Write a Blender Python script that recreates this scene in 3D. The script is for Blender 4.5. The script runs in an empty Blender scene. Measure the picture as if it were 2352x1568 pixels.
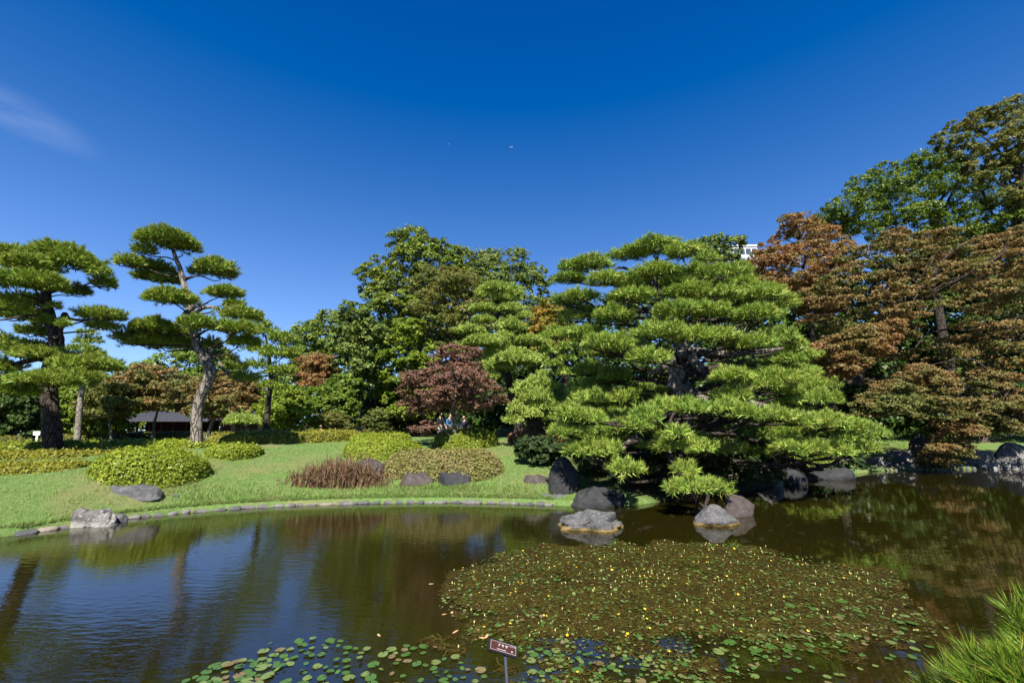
import bpy, bmesh, math
import numpy as np
from mathutils import Vector, Matrix, noise

rng = np.random.default_rng(11)
R = math.radians
scene = bpy.context.scene
col = scene.collection

# ------------------------------------------------------------------ camera
F, CX, CY, CAMZ = 1045.0, 1176.0, 784.0, 2.3          # photograph measured on a 2352 x 1568 grid
PITCH = math.atan(181 / F)
SP, CP = math.sin(PITCH), math.cos(PITCH)
cd = bpy.data.cameras.new('camera')
cd.sensor_width = 36.0
cd.lens = 36.0 * F / 2352
cd.clip_start, cd.clip_end = 0.05, 20000
cam = bpy.data.objects.new('camera', cd)
cam.location = (0, 0, CAMZ)
cam.rotation_euler = (math.pi / 2 + PITCH, 0, 0)
col.objects.link(cam)
scene.camera = cam

# ------------------------------------------------------------------ sky and sun
SUN_EL, SUN_AZ = R(47), R(182)                          # azimuth clockwise from +Y: straight behind the camera
w = bpy.data.worlds.new('World')
scene.world = w
w.use_nodes = True
nt = w.node_tree
nt.nodes.clear()
out = nt.nodes.new('ShaderNodeOutputWorld')
bg = nt.nodes.new('ShaderNodeBackground')
sky = nt.nodes.new('ShaderNodeTexSky')
sky.sky_type = 'NISHITA'
sky.sun_disc = False
sky.sun_elevation = SUN_EL
sky.sun_rotation = SUN_AZ
sky.altitude = 800
sky.air_density = 1.0
sky.dust_density = 0.1
sky.ozone_density = 4.0
tc = nt.nodes.new('ShaderNodeTexCoord')
mp = nt.nodes.new('ShaderNodeMapping')
# an even, deep polarised sky: the same colour all round at one height above the horizon
sxyz = nt.nodes.new('ShaderNodeSeparateXYZ'); nt.links.new(tc.outputs['Generated'], sxyz.inputs[0])
cxyz = nt.nodes.new('ShaderNodeCombineXYZ')
hz_ = nt.nodes.new('ShaderNodeMath'); hz_.operation = 'MULTIPLY'
nt.links.new(sxyz.outputs[2], hz_.inputs[0]); nt.links.new(sxyz.outputs[2], hz_.inputs[1])
h1 = nt.nodes.new('ShaderNodeMath'); h1.operation = 'SUBTRACT'; h1.use_clamp = True; h1.inputs[0].default_value = 1.0
nt.links.new(hz_.outputs[0], h1.inputs[1])
h2 = nt.nodes.new('ShaderNodeMath'); h2.operation = 'SQRT'; nt.links.new(h1.outputs[0], h2.inputs[0])
nt.links.new(h2.outputs[0], cxyz.inputs[1])
zz = nt.nodes.new('ShaderNodeMath'); zz.operation = 'MULTIPLY_ADD'; zz.inputs[1].default_value = .92; zz.inputs[2].default_value = .08
nt.links.new(sxyz.outputs[2], zz.inputs[0]); nt.links.new(zz.outputs[0], cxyz.inputs[2])
nt.links.new(cxyz.outputs[0], sky.inputs['Vector'])
gm = nt.nodes.new('ShaderNodeVectorMath'); gm.operation = 'MULTIPLY_ADD'
nt.links.new(sky.outputs[0], gm.inputs[0]); gm.inputs[1].default_value = (.95, .88, .90); gm.inputs[2].default_value = (-.62, -.5, -.02)
gx = nt.nodes.new('ShaderNodeVectorMath'); gx.operation = 'MAXIMUM'; nt.links.new(gm.outputs[0], gx.inputs[0])
# one thin wisp of cirrus, low in the west
mp.inputs['Rotation'].default_value = (0, 0, 0)
mp.inputs['Scale'].default_value = (5, 5, 22)
nz = nt.nodes.new('ShaderNodeTexNoise')
nz.inputs['Scale'].default_value = 1.6
nz.inputs['Detail'].default_value = 5
nt.links.new(tc.outputs['Generated'], mp.inputs['Vector'])
nt.links.new(mp.outputs[0], nz.inputs['Vector'])
def vmath(op, *args):
    n = nt.nodes.new('ShaderNodeVectorMath'); n.operation = op
    for i, a in enumerate(args):
        if hasattr(a, 'type') or hasattr(a, 'is_linked'): nt.links.new(a, n.inputs[i])
        else: n.inputs[i].default_value = a
    return n
def smath(op, a, b=None, clamp=False):
    n = nt.nodes.new('ShaderNodeMath'); n.operation = op; n.use_clamp = clamp
    for i, q in enumerate((a, b)):
        if q is None: continue
        if isinstance(q, (int, float)): n.inputs[i].default_value = q
        else: nt.links.new(q, n.inputs[i])
    return n.outputs[0]
def rayv(u, v):
    a, b = (u - CX) / F, (CY - v) / F
    return np.array([a, CP - b * SP, SP + b * CP])
c0 = rayv(40, 262); c0 /= np.linalg.norm(c0)
ax = rayv(130, 305); ax /= np.linalg.norm(ax)
ax = ax - c0; ax /= np.linalg.norm(ax)
bx_ = np.cross(c0, ax)
dlt = vmath('SUBTRACT', tc.outputs['Generated'], tuple(c0)).outputs[0]
da = vmath('DOT_PRODUCT', dlt, tuple(ax)).outputs['Value']
db = vmath('DOT_PRODUCT', dlt, tuple(bx_)).outputs['Value']
ra = smath('DIVIDE', da, 0.11); rb = smath('DIVIDE', db, 0.036)
rr = smath('ADD', smath('MULTIPLY', ra, ra), smath('MULTIPLY', rb, rb))
mask = smath('SUBTRACT', 1.0, rr, True)
cl = smath('MULTIPLY', smath('MULTIPLY', mask, mask), smath('MULTIPLY', smath('SUBTRACT', nz.outputs['Fac'], 0.3, True), 0.34))
mixc = nt.nodes.new('ShaderNodeMix'); mixc.data_type = 'RGBA'
nt.links.new(cl, mixc.inputs['Factor'])
nt.links.new(gx.outputs[0], mixc.inputs['A'])
mixc.inputs['B'].default_value = (4.6, 5.2, 6.4, 1)
nt.links.new(mixc.outputs['Result'], bg.inputs['Color'])
bg.inputs['Strength'].default_value = 0.095
nt.links.new(bg.outputs[0], out.inputs[0])

sl = bpy.data.lights.new('sun', 'SUN')
sl.energy = 5.0
sl.angle = R(0.53)
sl.color = (1.0, 0.95, 0.86)
sun = bpy.data.objects.new('sun', sl)
sdir = Vector((math.sin(SUN_AZ) * math.cos(SUN_EL), math.cos(SUN_AZ) * math.cos(SUN_EL), math.sin(SUN_EL)))
sun.rotation_euler = (-sdir).to_track_quat('-Z', 'Y').to_euler()
sun.location = (-20, -20, 30)
col.objects.link(sun)

scene.view_settings.view_transform = 'Standard'
scene.view_settings.look = 'None'
scene.view_settings.gamma = 1.0
scene.view_settings.use_curve_mapping = False
scene.view_settings.exposure = 1.15
scene.render.engine = 'CYCLES'
cy = scene.cycles
cy.use_denoising = True
cy.denoiser = 'OPENIMAGEDENOISE'
cy.max_bounces = 6
cy.diffuse_bounces = 3
cy.glossy_bounces = 3
cy.transmission_bounces = 3
cy.transparent_max_bounces = 6
cy.caustics_reflective = False
cy.caustics_refractive = False

# ------------------------------------------------------------------ placing
CAM = np.array([0, 0, CAMZ])
def at(u, v, Y):
    r = rayv(u, v)
    return CAM + r * (Y / r[1])
def onz(u, v, z=0.0):
    r = rayv(u, v)
    return CAM + r * ((z - CAMZ) / r[2])
def mpp(u, v, Y):
    return Y / rayv(u, v)[1] / F
def sm(t):
    t = np.clip(t, 0, 1)
    return t * t * (3 - 2 * t)

SHORE_PX = [(0, 1238), (150, 1209), (290, 1191), (450, 1174), (600, 1164), (750, 1158), (900, 1154), (1050, 1153),
            (1240, 1158), (1330, 1162), (1440, 1162), (1520, 1150), (1600, 1140), (1700, 1128), (1790, 1114), (1880, 1100),
            (1950, 1088), (2010, 1081), (2130, 1079), (2250, 1077), (2352, 1076)]
sp_ = [onz(u, v) for u, v in SHORE_PX]
SX = np.array([-60, -22, -14.0] + [p[0] for p in sp_] + [45, 120])
SY = np.array([-10, 2.0, 7.6] + [p[1] for p in sp_] + [23, 10])
def shore_y(x):
    xs = np.asarray(x, float)
    return (np.interp(xs - .5, SX, SY) + np.interp(xs, SX, SY) + np.interp(xs + .5, SX, SY)) / 3
def gfun(x, s):
    x = np.asarray(x, float); s = np.asarray(s, float)
    z = 0.10 + 1.45 * (1 - np.exp(-np.maximum(s, 0) / 4.2))
    z = z - 0.85 * sm((s - 11) / 3.0) * sm((12 - x) / 6)
    z = z + 9 * sm((x - 10) / 22) * sm((s - 5) / 24)
    z = z + 0.03 * np.sin(x * 1.3 + 0.7 * s) * sm(s / 2) + 0.02 * np.sin(s * 1.9 - x * .6) * sm(s / 2)
    return np.where(s < 0, 0.10 + 2.0 * s, z)
def ground(x, y):
    return gfun(x, np.asarray(y, float) - shore_y(x))
def hit(u, v):
    r = rayv(u, v)
    t = np.linspace(4, 140, 9000)
    P = CAM[None] + r[None] * t[:, None]
    g = np.maximum(ground(P[:, 0], P[:, 1]), 0)
    i = np.argmax(P[:, 2] <= g)
    if i == 0: i = len(t) - 1
    return P[i]

# ------------------------------------------------------------------ objects
def tag(o, label=None, cat=None, group=None, kind=None):
    if label: o['label'] = label
    if cat: o['category'] = cat
    if group: o['group'] = group
    if kind: o['kind'] = kind
    return o
def thing(name, label, cat, loc=(0, 0, 0), group=None, rz=0):
    o = bpy.data.objects.new(name, None)
    o.empty_display_size = .2
    o.location = tuple(loc); o.rotation_euler = (0, 0, rz)
    col.objects.link(o)
    return tag(o, label, cat, group)
def link(name, me, parent=None, keep=True):
    o = bpy.data.objects.new(name, me)
    col.objects.link(o)
    if parent is not None:
        o.parent = parent
        if keep:
            loc = parent.location
            o.location = (-loc[0], -loc[1], -loc[2])
    return o
def mesh(name, V, Fs, mats, midx=None, smooth=False):
    """V (n,3); Fs one array or a list of arrays of faces (tri / quad); midx list of material index per array"""
    if isinstance(Fs, np.ndarray): Fs = [Fs]
    V = np.ascontiguousarray(V, np.float32)
    me = bpy.data.meshes.new(name)
    me.vertices.add(len(V)); me.vertices.foreach_set('co', V.ravel())
    nl = sum(f.size for f in Fs); npol = sum(len(f) for f in Fs)
    me.loops.add(nl); me.polygons.add(npol)
    me.loops.foreach_set('vertex_index', np.concatenate([f.ravel() for f in Fs]).astype(np.int32))
    tot = np.concatenate([np.full(len(f), f.shape[1], np.int32) for f in Fs])
    st = np.concatenate([[0], np.cumsum(tot)[:-1]]).astype(np.int32)
    me.polygons.foreach_set('loop_start', st)
    if midx is not None:
        me.polygons.foreach_set('material_index', np.concatenate([np.full(len(f), i, np.int32) for f, i in zip(Fs, midx)]))
    sms = smooth if isinstance(smooth, (list, tuple)) else [smooth] * len(Fs)
    me.polygons.foreach_set('use_smooth', np.concatenate([np.full(len(f), s, bool) for f, s in zip(Fs, sms)]))
    for m in (mats if isinstance(mats, (list, tuple)) else [mats]): me.materials.append(m)
    me.update(calc_edges=True)
    return me
def join(parts):
    """parts: list of (V, F) -> one V, list grouped by face size"""
    off = 0; VV = []; by = {}
    for V, Fc in parts:
        VV.append(V); by.setdefault(Fc.shape[1], []).append(Fc + off); off += len(V)
    return np.concatenate(VV), [np.concatenate(x) for x in by.values()]
def spline(pts, n):
    P = np.asarray(pts, float)
    if len(P) < 3:
        t = np.linspace(0, 1, n)[:, None]
        return P[0] * (1 - t) + P[-1] * t
    P = np.vstack([2 * P[0] - P[1], P, 2 * P[-1] - P[-2]])
    outp = []
    m = len(P) - 3
    for tt in np.linspace(0, m - 1e-6, n):
        i = int(tt); t = tt - i
        a, b, c, d = P[i:i + 4]
        outp.append(.5 * (2 * b + (c - a) * t + (2 * a - 5 * b + 4 * c - d) * t * t + (3 * b - a - 3 * c + d) * t ** 3))
    return np.array(outp)
def tube(pts, rad, n=8, seg=None, bump=0.0):
    """pts control points, rad radii at control points"""
    seg = seg or max(4, 4 * (len(pts) - 1))
    C = spline(pts, seg + 1)
    r = np.interp(np.linspace(0, 1, seg + 1), np.linspace(0, 1, len(rad)), rad)
    T = np.gradient(C, axis=0); T /= np.linalg.norm(T, axis=1)[:, None] + 1e-9
    ref = np.array([0.3, 1, 0.1]) if abs(T[0, 2]) > .6 else np.array([0, 0, 1.0])
    A = np.cross(T, ref); A /= np.linalg.norm(A, axis=1)[:, None] + 1e-9
    B = np.cross(T, A)
    th = np.linspace(0, 2 * np.pi, n, endpoint=False)
    rr_ = r[:, None] * (1 + bump * rng.normal(size=(seg + 1, n)))
    V = C[:, None] + rr_[..., None] * (np.cos(th)[None, :, None] * A[:, None] + np.sin(th)[None, :, None] * B[:, None])
    V = V.reshape(-1, 3)
    i = np.arange(seg)[:, None] * n; j = np.arange(n)[None]; j2 = (j + 1) % n
    Q = np.stack([i + j, i + j2, i + n + j2, i + n + j], -1).reshape(-1, 4)
    V = np.vstack([V, C[-1:] + T[-1:] * r[-1]])
    k = len(V) - 1
    jj = np.arange(n)
    cap = np.stack([seg * n + jj, seg * n + (jj + 1) % n, np.full(n, k), np.full(n, k)], -1)
    return V, np.vstack([Q, cap[:, [0, 1, 2, 2]]]) if False else np.vstack([Q])
def unit(a):
    return a / (np.linalg.norm(a, axis=-1, keepdims=True) + 1e-9)
def box(c, d, rz=0.0):
    c = np.asarray(c, float); d = np.asarray(d, float) / 2
    s = np.array([[-1, -1, -1], [1, -1, -1], [1, 1, -1], [-1, 1, -1], [-1, -1, 1], [1, -1, 1], [1, 1, 1], [-1, 1, 1]]) * d
    ca, sa = math.cos(rz), math.sin(rz)
    s = s @ np.array([[ca, sa, 0], [-sa, ca, 0], [0, 0, 1]])
    return s + c, np.array([[0, 3, 2, 1], [4, 5, 6, 7], [0, 1, 5, 4], [1, 2, 6, 5], [2, 3, 7, 6], [3, 0, 4, 7]])

# ------------------------------------------------------------------ materials
def newmat(name):
    m = bpy.data.materials.new(name); m.use_nodes = True
    t = m.node_tree; t.nodes.clear()
    o = t.nodes.new('ShaderNodeOutputMaterial')
    return m, t, o
def L(t, a, b): t.links.new(a, b)
def ramp(t, fac, cols, pos=None, interp='LINEAR'):
    r = t.nodes.new('ShaderNodeValToRGB')
    r.color_ramp.interpolation = interp
    n = len(cols); pos = pos or [i / (n - 1) for i in range(n)]
    while len(r.color_ramp.elements) < n: r.color_ramp.elements.new(0.5)
    for e, c, p in zip(r.color_ramp.elements, cols, pos):
        e.position = p; e.color = (*c, 1)
    L(t, fac, r.inputs[0])
    return r.outputs[0]
def tnoise(t, scale, detail=4, vec=None, rough=.55):
    n = t.nodes.new('ShaderNodeTexNoise')
    n.inputs['Scale'].default_value = scale; n.inputs['Detail'].default_value = detail
    n.inputs['Roughness'].default_value = rough
    if vec is not None: L(t, vec, n.inputs['Vector'])
    return n.outputs['Fac']
def mixrgb(t, f, a, b, mode='MIX'):
    m = t.nodes.new('ShaderNodeMix'); m.data_type = 'RGBA'; m.blend_type = mode
    for s, q in (('Factor', f), ('A', a), ('B', b)):
        if isinstance(q, (int, float)): m.inputs[s].default_value = q
        elif isinstance(q, tuple): m.inputs[s].default_value = (*q, 1)
        else: L(t, q, m.inputs[s])
    return m.outputs['Result']
NEEDLE = [(.075, .13, .018), (.125, .19, .028), (.185, .24, .042), (.22, .19, .05)]
def leafmat(name, cols, scale=.6, tint=None, tint_amt=.5, trans=.3, rough=.5, spec=.2, gain=1.55):
    """random colour leaf by leaf, plus slow drift through the crown"""
    cols = [tuple(q * gain for q in c) for c in cols]
    if tint: tint = tuple(q * gain for q in tint)
    m, t, o = newmat(name)
    g = t.nodes.new('ShaderNodeNewGeometry')
    c = ramp(t, g.outputs['Random Per Island'], cols)
    if tint:
        nzf = tnoise(t, scale, 3, g.outputs['Position'])
        k = t.nodes.new('ShaderNodeMapRange'); k.inputs[1].default_value = .42; k.inputs[2].default_value = .62
        k.inputs[4].default_value = tint_amt
        L(t, nzf, k.inputs[0])
        c = mixrgb(t, k.outputs[0], c, tint)
    p = t.nodes.new('ShaderNodeBsdfPrincipled')
    L(t, c, p.inputs['Base Color'])
    p.inputs['Roughness'].default_value = rough
    p.inputs['Specular IOR Level'].default_value = spec
    tr = t.nodes.new('ShaderNodeBsdfTranslucent')
    c2 = mixrgb(t, 1.0, c, (1.15, 1.1, .5), 'MULTIPLY')
    L(t, c2, tr.inputs['Color'])
    mx = t.nodes.new('ShaderNodeMixShader'); mx.inputs[0].default_value = trans
    L(t, p.outputs[0], mx.inputs[1]); L(t, tr.outputs[0], mx.inputs[2])
    L(t, mx.outputs[0], o.inputs[0])
    return m
def surfmat(name, cols, scale=3, pos=None, rough=.8, bump=.0, bscale=None, spec=.3, detail=6, cols2=None, scale2=1, vec='Position', stretch=None):
    m, t, o = newmat(name)
    g = t.nodes.new('ShaderNodeNewGeometry'); tcn = t.nodes.new('ShaderNodeTexCoord')
    v = g.outputs['Position'] if vec == 'Position' else tcn.outputs['Object']
    if stretch:
        mpn = t.nodes.new('ShaderNodeMapping'); mpn.inputs['Scale'].default_value = stretch
        L(t, v, mpn.inputs[0]); v = mpn.outputs[0]
    f = tnoise(t, scale, detail, v, .62)
    c = ramp(t, f, cols, pos)
    if cols2:
        f2 = tnoise(t, scale2, 5, v, .6)
        k = t.nodes.new('ShaderNodeMapRange'); k.inputs[1].default_value = .5; k.inputs[2].default_value = .68
        L(t, f2, k.inputs[0])
        c = mixrgb(t, k.outputs[0], c, cols2)
    p = t.nodes.new('ShaderNodeBsdfPrincipled')
    L(t, c, p.inputs['Base Color']); p.inputs['Roughness'].default_value = rough
    p.inputs['Specular IOR Level'].default_value = spec
    if bump:
        b = t.nodes.new('ShaderNodeBump'); b.inputs['Strength'].default_value = 1.0
        b.inputs['Distance'].default_value = bump
        fb = tnoise(t, bscale or scale * 4, 8, v, .65)
        L(t, fb, b.inputs['Height']); L(t, b.outputs[0], p.inputs['Normal'])
    L(t, p.outputs[0], o.inputs[0])
    return m
def barkmat(name, ca, cb, scale=9, bump=.03, stretch=(1, 1, .35)):
    m, t, o = newmat(name)
    g = t.nodes.new('ShaderNodeNewGeometry')
    mpn = t.nodes.new('ShaderNodeMapping'); mpn.inputs['Scale'].default_value = stretch
    L(t, g.outputs['Position'], mpn.inputs[0])
    vo = t.nodes.new('ShaderNodeTexVoronoi'); vo.feature = 'DISTANCE_TO_EDGE'; vo.inputs['Scale'].default_value = scale
    wn = t.nodes.new('ShaderNodeTexNoise'); wn.inputs['Scale'].default_value = 4; wn.inputs['Detail'].default_value = 5
    L(t, mpn.outputs[0], wn.inputs['Vector'])
    ad = t.nodes.new('ShaderNodeMix'); ad.data_type = 'VECTOR'; ad.inputs['Factor'].default_value = .2
    L(t, mpn.outputs[0], ad.inputs['A']); L(t, wn.outputs['Color'], ad.inputs['B'])
    L(t, ad.outputs['Result'], vo.inputs['Vector'])
    k = t.nodes.new('ShaderNodeMapRange'); k.inputs[2].default_value = .12
    L(t, vo.outputs['Distance'], k.inputs[0])
    nf = tnoise(t, 14, 6, g.outputs['Position'])
    c = ramp(t, nf, [ca, cb], [.3, .75])
    c = mixrgb(t, k.outputs[0], tuple(q * .45 for q in ca), c)
    p = t.nodes.new('ShaderNodeBsdfPrincipled'); L(t, c, p.inputs['Base Color'])
    p.inputs['Roughness'].default_value = .9; p.inputs['Specular IOR Level'].default_value = .15
    b = t.nodes.new('ShaderNodeBump'); b.inputs['Distance'].default_value = bump; b.inputs['Strength'].default_value = 1
    h = t.nodes.new('ShaderNodeMath'); h.operation = 'ADD'
    L(t, k.outputs[0], h.inputs[0]); L(t, nf, h.inputs[1])
    L(t, h.outputs[0], b.inputs['Height']); L(t, b.outputs[0], p.inputs['Normal'])
    L(t, p.outputs[0], o.inputs[0])
    return m
def plain(name, c, rough=.6, spec=.3, metal=0):
    m, t, o = newmat(name)
    p = t.nodes.new('ShaderNodeBsdfPrincipled')
    nf = tnoise(t, 30, 3)
    L(t, ramp(t, nf, [tuple(q * .88 for q in c), tuple(min(1, q * 1.1) for q in c)]), p.inputs['Base Color'])
    p.inputs['Roughness'].default_value = rough; p.inputs['Specular IOR Level'].default_value = spec
    p.inputs['Metallic'].default_value = metal
    L(t, p.outputs[0], o.inputs[0])
    return m

M = {}
M['needle_bright'] = leafmat('needle_bright', NEEDLE, .9, (.08, .15, .03), .4, .1, .42, gain=1.85)
M['needle_mid'] = leafmat('needle_mid', [(.06, .105, .014), (.10, .148, .020), (.155, .195, .028), (.18, .16, .035)], .8, (.065, .12, .015), .4, .1, .42, gain=1.85)
M['needle_soft'] = leafmat('needle_soft', [(.12, .165, .035), (.18, .225, .05), (.24, .28, .07)], .9, (.115, .17, .035), .4, .1, .45, gain=2.0)
M['needle_near'] = leafmat('needle_near', [(.025, .07, .006), (.06, .125, .009), (.10, .165, .012), (.16, .20, .018), (.17, .12, .04)], .9, None, .5, .15, .4, gain=1.4)
M['leaf_green'] = leafmat('leaf_green', [(.04, .075, .010), (.075, .115, .013), (.13, .155, .022)], .35, (.055, .095, .013), .6, .25, .4)
M['leaf_yellowgreen'] = leafmat('leaf_yellowgreen', [(.06, .10, .009), (.105, .145, .013), (.16, .185, .022)], .4, (.07, .12, .012), .6, .3, .4)
M['leaf_camphor'] = leafmat('leaf_camphor', [(.045, .085, .009), (.10, .13, .015), (.18, .185, .035)], .25, (.065, .11, .013), .6, .25, .38)
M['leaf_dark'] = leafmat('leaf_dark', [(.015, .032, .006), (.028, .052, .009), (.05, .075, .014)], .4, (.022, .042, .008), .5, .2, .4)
M['leaf_grey'] = leafmat('leaf_grey', [(.05, .085, .018), (.09, .125, .026), (.15, .165, .042)], .3, (.065, .105, .022), .6, .25, .42)
M['leaf_olive'] = leafmat('leaf_olive', [(.06, .075, .018), (.10, .105, .025), (.15, .12, .035)], .5, (.07, .10, .02), .7, .3, .5)
M['leaf_maple'] = leafmat('leaf_maple', [(.085, .075, .024), (.145, .098, .036), (.20, .105, .046)], .5, (.075, .10, .024), .8, .25, .5, gain=1.6)
M['leaf_orange'] = leafmat('leaf_orange', [(.11, .075, .026), (.18, .095, .038), (.24, .11, .05)], .55, (.11, .10, .03), .8, .25, .5, gain=1.55)
M['leaf_red'] = leafmat('leaf_red', [(.07, .040, .027), (.12, .066, .045), (.18, .098, .066)], .7, (.11, .058, .038), .6, .3, .5)
M['leaf_gold'] = leafmat('leaf_gold', [(.10, .12, .02), (.20, .15, .02), (.28, .11, .03)], .5, (.09, .13, .02), .7, .3, .5)
M['hedge_leaf'] = leafmat('hedge_leaf', [(.06, .085, .007), (.115, .145, .011), (.185, .21, .022)], 1.2, (.10, .135, .012), .5, .2, .45, gain=1.65)
M['hedge_olive'] = leafmat('hedge_olive', [(.065, .075, .008), (.115, .115, .012), (.165, .155, .018)], 1.0, (.11, .105, .012), .5, .2, .5, gain=1.75)
M['hedge_rough'] = leafmat('hedge_rough', [(.07, .08, .02), (.12, .12, .03), (.17, .14, .05)], 1.6, (.13, .10, .045), .6, .2, .55)
M['hedge_red'] = leafmat('hedge_red', [(.12, .055, .035), (.19, .085, .05), (.25, .14, .08)], 1.4, (.12, .10, .03), .5, .2, .55)
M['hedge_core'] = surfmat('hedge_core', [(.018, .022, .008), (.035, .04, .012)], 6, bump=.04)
M['grass_blade'] = leafmat('grass_blade', [(.085, .155, .036), (.13, .21, .05), (.21, .26, .09)], .8, (.18, .19, .08), .55, .3, .5)
M['shade_leaf'] = leafmat('shade_leaf', [(.012, .026, .008), (.022, .042, .012), (.045, .06, .018)], 1.2, None, .5, .25, .5)  # leaf colour darkened to stand in for the great pine's shade
M['reed'] = leafmat('reed', [(.06, .034, .022), (.11, .062, .04), (.17, .11, .065), (.11, .10, .035)], 3, (.11, .058, .035), .4, .15, .6, gain=1.5)
M['pine_bark'] = barkmat('pine_bark', (.135, .11, .09), (.31, .275, .235), 7, .035)
M['dark_bark'] = barkmat('dark_bark', (.035, .027, .022), (.09, .072, .058), 8, .03)
M['grey_bark'] = barkmat('grey_bark', (.14, .125, .10), (.30, .27, .22), 9, .012)
M['pale_bark'] = barkmat('pale_bark', (.24, .22, .19), (.42, .39, .34), 6, .008)
M['twig'] = surfmat('twig', [(.06, .045, .032), (.13, .10, .075)], 12)

# ------------------------------------------------------------------ foliage kernels
def needles_pad(c, rx, ry, rz, Ln, wd, spacing, K, spread=.5, rot=0.0, droop=.25, inner=.22):
    area = math.pi * rx * ry * 1.25
    n = max(10, int(area / spacing ** 2))
    r = np.sqrt(rng.random(n)); th = rng.random(n) * 2 * np.pi
    x, y = r * np.cos(th), r * np.sin(th)
    wob = 1 + .16 * np.sin(3 * th + rng.random() * 6) + .1 * np.sin(5 * th + rng.random() * 6)
    dome = np.sqrt(np.maximum(0, 1 - r ** 2))
    lump = .22 * np.sin(x * 5.2 + rng.random() * 6) * np.sin(y * 5.2 + rng.random() * 6)
    pos = np.stack([x * rx * wob, y * ry * wob, rz * (dome * .95 - .45 + lump) + rng.normal(size=n) * rz * .12], -1)
    d = np.stack([x * 1.15, y * 1.15, .95 * dome + droop + rng.normal(size=n) * .12], -1)
    d = unit(d + rng.normal(size=(n, 3)) * .22)
    if rot:
        ca, sa = math.cos(rot), math.sin(rot)
        Rm = np.array([[ca, sa, 0], [-sa, ca, 0], [0, 0, 1]])
        pos = pos @ Rm; d = d @ Rm
    pos = pos + c
    P = np.repeat(pos, K, 0); D = np.repeat(d, K, 0)
    m = len(P)
    nd = unit(D + rng.normal(size=(m, 3)) * spread)
    Ls = Ln * (.65 + .5 * rng.random((m, 1)))
    b0 = P + D * (Ln * (rng.random((m, 1)) * .75 - .45))
    side = unit(np.cross(nd, unit(D * .6 + [0, 0, .7]) + rng.normal(size=(m, 3)) * .2)) * wd * .5
    tip = b0 + nd * Ls
    tip[:, 2] -= Ls[:, 0] * .05
    V = np.stack([b0 - side, b0 + side, tip], 1).reshape(-1, 3)
    if inner:
        mi = int(m * inner)
        rr_ = np.sqrt(rng.random(mi)) * .88; ta = rng.random(mi) * 6.283
        Pi = np.stack([rr_ * np.cos(ta) * rx, rr_ * np.sin(ta) * ry, rz * (np.sqrt(1 - rr_ ** 2) * rng.random(mi) * .75 - .38)], -1)
        if rot: Pi = Pi @ Rm
        Pi = Pi + c
        ni = unit(np.stack([np.cos(ta) * rr_, np.sin(ta) * rr_, .1 + .5 * rng.random(mi)], -1) + rng.normal(size=(mi, 3)) * .5)
        si = unit(np.cross(ni, rng.normal(size=(mi, 3)))) * wd * 1.3
        V = np.vstack([V, np.stack([Pi - si, Pi + si, Pi + ni * Ln], 1).reshape(-1, 3)]); m += mi
    Fc = np.arange(m * 3).reshape(-1, 3)
    return V, Fc
def leaf_cards(P, N, size, asp=.55, keep=.55, tri=False):
    m = len(P)
    n = unit(N * keep + rng.normal(size=(m, 3)) * (1 - keep))
    t = unit(np.cross(n, rng.normal(size=(m, 3))))
    b = np.cross(n, t)
    s = (size * (.65 + .7 * rng.random(m)))[:, None]
    if tri:
        V = np.stack([P - t * s * .5 - b * s * asp * .5, P - t * s * .5 + b * s * asp * .5, P + t * s * .6], 1).reshape(-1, 3)
        return V, np.arange(3 * m).reshape(-1, 3)
    V = np.stack([P - t * s * .5, P + b * s * asp * .5 - n * s * .08, P + t * s * .5, P - b * s * asp * .5 - n * s * .08], 1).reshape(-1, 3)
    return V, np.arange(4 * m).reshape(-1, 4)
def lobes_foliage(C, Rr, total, size, sub=14, flat=.75, asp=.6, tri=False, inner=.12, updir=.45, keep=.7, soft=1.0):
    """C (k,3) lobe centres, Rr (k,3) radii: small leaf clumps on the lobes' surfaces"""
    k = len(C)
    wgt = (Rr[:, 0] * Rr[:, 1] + Rr[:, 0] * Rr[:, 2] + Rr[:, 1] * Rr[:, 2])
    wgt = wgt / wgt.sum()
    m = k * sub
    ci = rng.choice(k, m, p=wgt)
    d = unit(rng.normal(size=(m, 3)))
    d[:, 2] = np.where(d[:, 2] < -.35, -d[:, 2], d[:, 2])
    S = C[ci] + d * Rr[ci] * (.72 + .38 * rng.random((m, 1)))
    sr = Rr[ci].mean(1) * (.16 + .3 * rng.random(m)) * soft
    q = max(4, total // m)
    S2 = np.repeat(S, q, 0); sr2 = np.repeat(sr, q); d2 = np.repeat(d, q, 0)
    e = unit(rng.normal(size=(len(S2), 3)) + d2 * .5 + np.array([0, 0, .3]))
    P = S2 + e * (sr2 * np.sqrt(rng.random(len(S2))))[:, None] * np.array([1.15, 1.15, flat])
    N = unit(e * .5 + d2 * .4 + np.array([0, 0, updir]))
    ni = int(len(P) * inner)
    if ni:
        cj = rng.choice(k, ni, p=wgt)
        Pi = C[cj] + unit(rng.normal(size=(ni, 3))) * Rr[cj] * (rng.random((ni, 1)) ** .5) * .8
        P = np.vstack([P, Pi]); N = np.vstack([N, unit(rng.normal(size=(ni, 3)) + [0, 0, .5])])
    return leaf_cards(P, N, size, asp, keep, tri)
def in_poly(px, py, poly):
    n = len(poly); ins = False; j = n - 1
    for i in range(n):
        xi, yi = poly[i]; xj, yj = poly[j]
        if (yi > py) != (yj > py) and px < (xj - xi) * (py - yi) / (yj - yi) + xi: ins = not ins
        j = i
    return ins
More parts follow.
